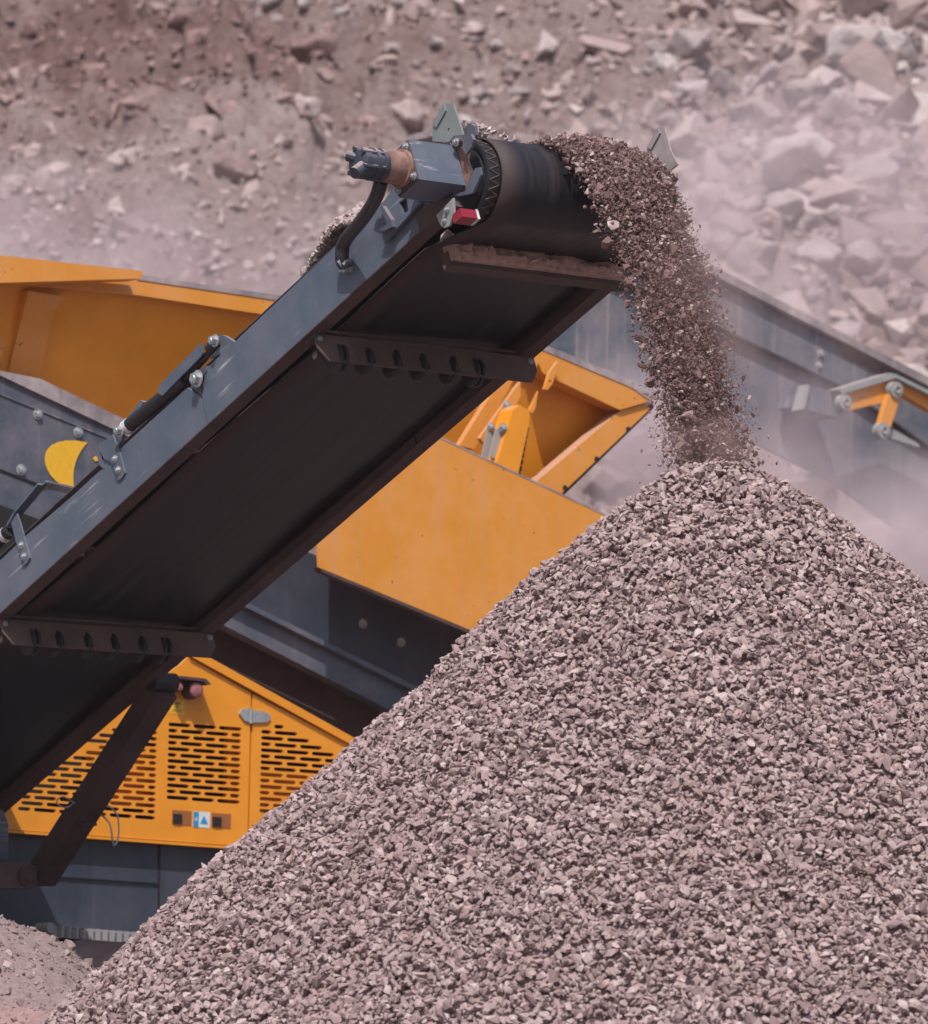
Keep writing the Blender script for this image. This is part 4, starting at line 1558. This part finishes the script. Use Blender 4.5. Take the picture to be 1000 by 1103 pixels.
def build_pile():
    rr = np.linspace(0, 5.2, 60)
    pp = np.linspace(0, 2 * np.pi, 120)
    Rg, Pg = np.meshgrid(rr, pp, indexing='ij')
    x, y, z = pile_pt(Rg, Pg)
    V0 = np.stack([x, y, z - 0.06], -1).reshape(-1, 3)
    T0_ = grid_tris(len(rr), len(pp))
    n = 165000
    ph = rng.uniform(-math.pi - 0.55, 0.55, n)
    r = np.sqrt(rng.uniform(0, 1, n)) * 4.7
    x, y, z = pile_pt(r, ph)
    nx = np.stack([np.cos(ph) * 0.85 * r / np.hypot(r, R0), np.sin(ph) * 0.85 * r / np.hypot(r, R0), np.ones(n)], 1)
    nx /= np.linalg.norm(nx, axis=1)[:, None]
    size = 0.0405 * np.exp(rng.normal(0, 0.22, n))
    lift = rng.uniform(-0.045, 0.014, n)
    P = np.stack([x, y, z], 1) + nx * lift[:, None]
    V1, T1_ = stones_arrays(P, size, rand_rot(n, 0.5, nx))
    o = tri_mesh('gravel_pile', np.concatenate([V0, V1]), np.concatenate([T0_, T1_ + len(V0)]), MT['gravel'])
    tag(o, 'large cone of crushed grey-pink gravel under the conveyor head', 'gravel pile', kind='stuff')


build_pile()

# ------------------------------------------------------------------ FALLING GRAVEL AND LOAD ON THE BELT
V0S = 1.74
HCV = UX
G = Vector((0, 0, -9.81))
mS = np.array(CV.M.to_3x3())
oS = np.array(CV.M.translation)


def stream_points(n, spread=1.0):
    t_rel = np.clip(rng.normal(0, 0.42, n), -1, 1)
    tt = TC + 0.11 + t_rel * 0.30 * spread
    hh = 0.065 * (1 - (np.abs(t_rel) * 0.95) ** 2) * rng.uniform(0, 1, n) * spread
    tau = -0.12 + 0.80 * rng.uniform(0, 1, n) ** 0.72
    s = SD + np.where(tau < 0, V0S * tau, 0)
    w = WDR + RD + 0.02 + hh
    P = np.stack([s, tt, w], 1) @ mS.T + oS
    tf = np.clip(tau, 0, None)
    vmul = 1 + rng.normal(0, 0.042, n)
    vel = np.array(UX)[None] * (V0S * vmul)[:, None]
    lat = np.array(CX)[None] * (rng.normal(0, 0.07, n) + t_rel * -0.10)[:, None]
    P = P + (vel + lat) * tf[:, None] + 0.5 * np.array(G)[None] * (tf ** 2)[:, None]
    # drop what would lie inside the pile
    hz = pile_h(P[:, 0] - APX.x, P[:, 1] - APX.y)
    return P[P[:, 2] > hz - 0.03]


P = stream_points(10000)
P2 = stream_points(130000, 0.95)
Va, Ta = stones_arrays(P, np.minimum(0.023 + 0.011 * rng.pareto(2.3, len(P)), 0.07), rand_rot(len(P)))
SMALL = [hull_stone(300 + i, 6, (1, 0.8, 0.6)) for i in range(4)]
Vb, Tb = stones_arrays(P2, 0.0085 * np.exp(rng.normal(0, 0.4, len(P2))), rand_rot(len(P2)), SMALL)
o = tri_mesh('falling_gravel', np.concatenate([Va, Vb]), np.concatenate([Ta, Tb + len(Va)]), MT['stream'])
o.data.materials.append(MT['fines'])
o.data.polygons.foreach_set('material_index', np.concatenate([np.zeros(len(Ta), np.int32), np.ones(len(Tb), np.int32)]))
tag(o, 'dense curtain of red-brown gravel falling from the belt onto the pile', 'falling gravel', kind='stuff')

# load lying on the belt
n = 46000
s = np.where(rng.uniform(size=n) < 0.4, rng.uniform(s_tail, SD, n), rng.uniform(SD - 2.0, SD - 0.7, n))
tr = rng.uniform(-1, 1, n)
tt = TC + tr * 0.48
near = np.clip((s - (SD - 2.2)) / 1.2, 0.0, 1)
wob = 0.85 + 0.3 * vnoise(np.stack([s * 2.2, tr * 0, tr * 0], 1), 5)
near *= np.clip((SD - 0.25 - s) / 0.4, 0, 1)
hh = (0.09 + 0.08 * near) * (1 - tr ** 2) * wob
w = 0.285 + np.clip(np.abs(tt - TC) - 0.16, 0, None) * 0.42 + hh * rng.uniform(0.75, 1.0, n)
# a surge heaped higher on the belt
s_a = S(332, 292).x - 0.42
sg = np.clip((s - s_a) / 0.35, 0, 1) * np.clip((SD - 0.80 - s) / 0.25, 0, 1)
surge = 0.69 - 0.62 * np.abs(tt - 0.44)
w = np.where(sg > 0, w + np.clip(surge - w, 0, None) * sg * rng.uniform(0.5, 1.0, n) ** 0.35, w)
w = np.where(s > SD - 0.9, w + (WDR + RD - 0.27) * (s - SD + 0.9) / 0.9, w)
P = np.stack([s, tt, w], 1) @ mS.T + oS
Va, Ta = stones_arrays(P, 0.030 * np.exp(rng.normal(0, 0.3, n)), rand_rot(n))
o = tri_mesh('conveyed_gravel', Va, Ta, MT['pale'])
tag(o, 'pale pink gravel riding on the belt above the blue side beam', 'gravel', kind='stuff')

# stray stones flying beside the curtain, each on its own
STRAY = [(859, 598, 9, 'flat stone thrown furthest out, above the outer shoulder of the pile', None),
         (837, 498, 7, 'pale stone hanging beside the foot of the gravel curtain', None),
         (700, 470, 10, 'dark sliver tumbling beside the corner of the yellow wing', None),
         (693, 394, 15, 'long dark splinter flying left of the gravel curtain under the blue beam', None),
         (700, 501, 8, 'upright dark splinter just above the pile edge', None),
         (735, 478, 9, None, 1), (712, 445, 8, None, 1), (708, 410, 6, None, 1), (715, 482, 7, None, 1), (684, 360, 7, None, 1), (690, 345, 6, None, 1),
         (905, 558, 7, None, 1), (868, 560, 4, None, 1), (925, 584, 4, None, 1), (828, 470, 6, None, 1), (815, 440, 5, None, 1), (690, 520, 5, None, 1), (668, 318, 6, None, 1)]
sv = [hull_stone(900 + k, 10, (1, 0.55, 0.4)) for k in range(4)]
for i, (px, py, w, lab, g) in enumerate(STRAY):
    v, t = sv[i % 4]
    q = at(px, py, 25.3)
    k = w / F * 25.3
    o = tri_mesh('flying_stone', v * k, t, MT['stream'])
    o.location = q
    o.rotation_euler = (random.uniform(0, 6), random.uniform(0, 6), random.uniform(0, 6))
    if lab:
        tag(o, lab, 'stone', 'stones flying loose beside the gravel curtain')
    else:
        tag(o, 'small stone flying loose beside the gravel curtain', 'stone', 'small stones flying loose beside the curtain')


# ------------------------------------------------------------------ SAND HEAPS AT THE LOWER LEFT
def heap(name, px, py, depth, k, r0, rmax, mat, nst, ssize, label, cat, phr=(-math.pi, math.pi)):
    A = at(px, py, depth)

    def pt(r, ph):
        dx, dy = r * np.cos(ph), r * np.sin(ph)
        z = A.z - k * (np.sqrt(r * r + r0 * r0) - r0)
        p = np.stack([dx * 2, dy * 2, np.zeros_like(dx)], -1).reshape(-1, 3)
        z = z + (0.05 * fbm(p, 4, 19) + 0.015 * fbm(p * 6, 3, 29)).reshape(dx.shape)
        return A.x + dx, A.y + dy, z
    rr, pp = np.linspace(0, rmax, 70), np.linspace(0, 2 * np.pi, 150)
    Rg, Pg = np.meshgrid(rr, pp, indexing='ij')
    x, y, z = pt(Rg, Pg)
    V0 = np.stack([x, y, z], -1).reshape(-1, 3)
    T0_ = grid_tris(70, 150)
    ph = rng.uniform(*phr, nst)
    r = np.sqrt(rng.uniform(0, 1, nst)) * rmax
    x, y, z = pt(r, ph)
    size = ssize * (rng.pareto(2.6, nst) + 0.6)
    size = np.minimum(size, ssize * 5)
    P = np.stack([x, y, z], 1)
    V1, T1_ = stones_arrays(P, size, rand_rot(nst))
    o = tri_mesh(name, np.concatenate([V0, V1]), np.concatenate([T0_, T1_ + len(V0)]), mat)
    tag(o, label, cat, kind='stuff')


heap('sand_heap', -42, 972, 27.2, 0.70, 0.18, 2.2, MT['sand'], 22000, 0.017, 'low heap of fine pink sand beside the foot of the gravel pile', 'sand heap')
heap('red_sand', -75, 1078, 24.5, 0.32, 0.3, 1.6, MT['redsand'], 9000, 0.010, 'flat spill of fine red sand in front of the pink heap', 'sand')

# ------------------------------------------------------------------ DUSTY AIR
def vol_mat(name, color, density, aniso=0.2, cloud=None):
    m = bpy.data.materials.new(name)
    m.use_nodes = True
    nt = m.node_tree
    nt.nodes.clear()
    out = nt.nodes.new('ShaderNodeOutputMaterial')
    v = nt.nodes.new('ShaderNodeVolumePrincipled')
    v.inputs['Color'].default_value = (*color, 1)
    v.inputs['Density'].default_value = density
    v.inputs['Anisotropy'].default_value = aniso
    if cloud:
        scale, lo, hi = cloud
        tc = nt.nodes.new('ShaderNodeTexCoord')
        ln = nt.nodes.new('ShaderNodeVectorMath')
        ln.operation = 'LENGTH'
        nt.links.new(tc.outputs['Object'], ln.inputs[0])
        fall = maprange(nt, ln.outputs['Value'], 1.0, 0.15, 0.0, 1.0)
        geo = nt.nodes.new('ShaderNodeNewGeometry')
        n1 = noise(nt, geo.outputs['Position'], scale, 5, 0.6)
        d = mth(nt, 'MULTIPLY', mth(nt, 'MULTIPLY', fall, fall), maprange(nt, n1, lo, hi, 0.0, density))
        nt.links.new(d, v.inputs['Density'])
    nt.links.new(v.outputs[0], out.inputs['Volume'])
    return m


bm = bmesh.new()
box(bm, (-130, -45, -3.0), (130, 170, 34))
hz = finish('haze', bm, vol_mat('haze_air', (0.92, 0.80, 0.84), 0.0004), None, 0)
tag(hz, kind='stuff')


def dust_cloud(px, py, depth, rad, dens, scale, label, lo=0.40, hi=0.62, col=(0.90, 0.755, 0.785)):
    bm = bmesh.new()
    bmesh.ops.create_icosphere(bm, subdivisions=3, radius=1.0)
    o = finish('dust_cloud', bm, vol_mat('airborne_dust', col, dens, 0.0, (scale, lo, hi)), None, 0)
    o.location = at(px, py, depth)
    o.scale = rad
    tag(o, label, 'dust cloud', 'dust clouds drifting in the pit', 'stuff')
    return o


dust_cloud(930, 625, 37.3, (2.7, 1.5, 1.2), 5.2, 1.0, 'thick mauve dust rolling behind the outer shoulder of the gravel pile')
dust_cloud(850, 440, 30.0, (0.62, 1.2, 1.3), 0.9, 1.6, 'soft pink dust drifting along the outer side of the gravel curtain')
dust_cloud(770, 235, 43.0, (1.8, 1.5, 1.4), 1.5, 1.1, 'thin pale dust blown off the conveyor head towards the rubble')
dust_cloud(110, 285, 43.0, (3.6, 2.0, 1.3), 1.0, 0.8, 'pale dust hanging over the yellow hopper rim')
dust_cloud(655, 490, 37.3, (1.3, 0.8, 1.0), 4.0, 1.0, 'mauve dust between the yellow wing and the foot of the gravel curtain')
dust_cloud(900, 240, 46.0, (3.4, 2.2, 2.2), 1.0, 0.8, 'faint dust veiling the pale boulders above the blue beam')
dust_cloud(765, 480, 25.0, (0.45, 0.5, 0.22), 1.8, 5.0, 'puff of red-brown dust where the gravel curtain strikes the pile', col=(0.70, 0.48, 0.45))
dust_cloud(745, 330, 25.3, (0.34, 0.35, 0.75), 0.9, 5.0, 'red-brown dust falling inside the gravel curtain', col=(0.70, 0.48, 0.45))

dc_ = dust_cloud(782, 315, 25.4, (0.20, 0.30, 0.85), 2.6, 2.6, 'thin veil of red-brown dust trailing the outer edge of the gravel curtain', lo=0.30, hi=0.62, col=(0.80, 0.60, 0.58))
dc_.rotation_euler = (0, R(-14), 0)

# ------------------------------------------------------------------ LIGHT
sd = Vector((-0.06, -0.56, 0.83)).normalized()
elev = math.asin(sd.z)
world = bpy.data.worlds.new('World')
scene.world = world
world.use_nodes = True
nt = world.node_tree
bg = nt.nodes['Background']
sky = nt.nodes.new('ShaderNodeTexSky')
sky.sky_type = 'NISHITA'
sky.sun_disc = False
sky.sun_elevation = elev
sky.sun_rotation = math.atan2(sd.x, sd.y)
sky.dust_density = 3.0
nt.links.new(sky.outputs[0], bg.inputs[0])
bg.inputs[1].default_value = 0.12
sl = bpy.data.lights.new('sun', 'SUN')
sl.energy = 4.3
sl.angle = R(0.6)
sl.color = (1.0, 0.96, 0.93)
so = bpy.data.objects.new('sun', sl)
COL.objects.link(so)
so.rotation_euler = sd.to_track_quat('Z', 'Y').to_euler()
so.location = (0, -5, 40)

scene.view_settings.view_transform = 'Standard'
scene.view_settings.look = 'None'
scene.view_settings.exposure = 0.0
scene.view_settings.gamma = 1.0
scene.cycles.use_denoising = True
scene.cycles.max_bounces = 6
scene.cycles.volume_bounces = 1
scene.cycles.adaptive_threshold = 0.02
def pj(p):
    q = Vector(p) - CAM
    d = q.dot(FWD)
    return (round(500 + F * q.x / d), round(551.5 - F * q.dot(UPV) / d))


for tq in (0.0, 0.2, 0.4, 0.58):
    q = CV.w((SD, TC + 0.11, WDR + RD + 0.06)) + UX * V0S * tq + G * 0.5 * tq * tq
    print('stream', tq, pj(q))

print('WD', WD, 'wtop', wtop, 'lo_top', lo_top, 'SD', SD, WDR, 's_head', s_head, 'MO', MO, 'APX', APX, 'legtop', LEGTOP)
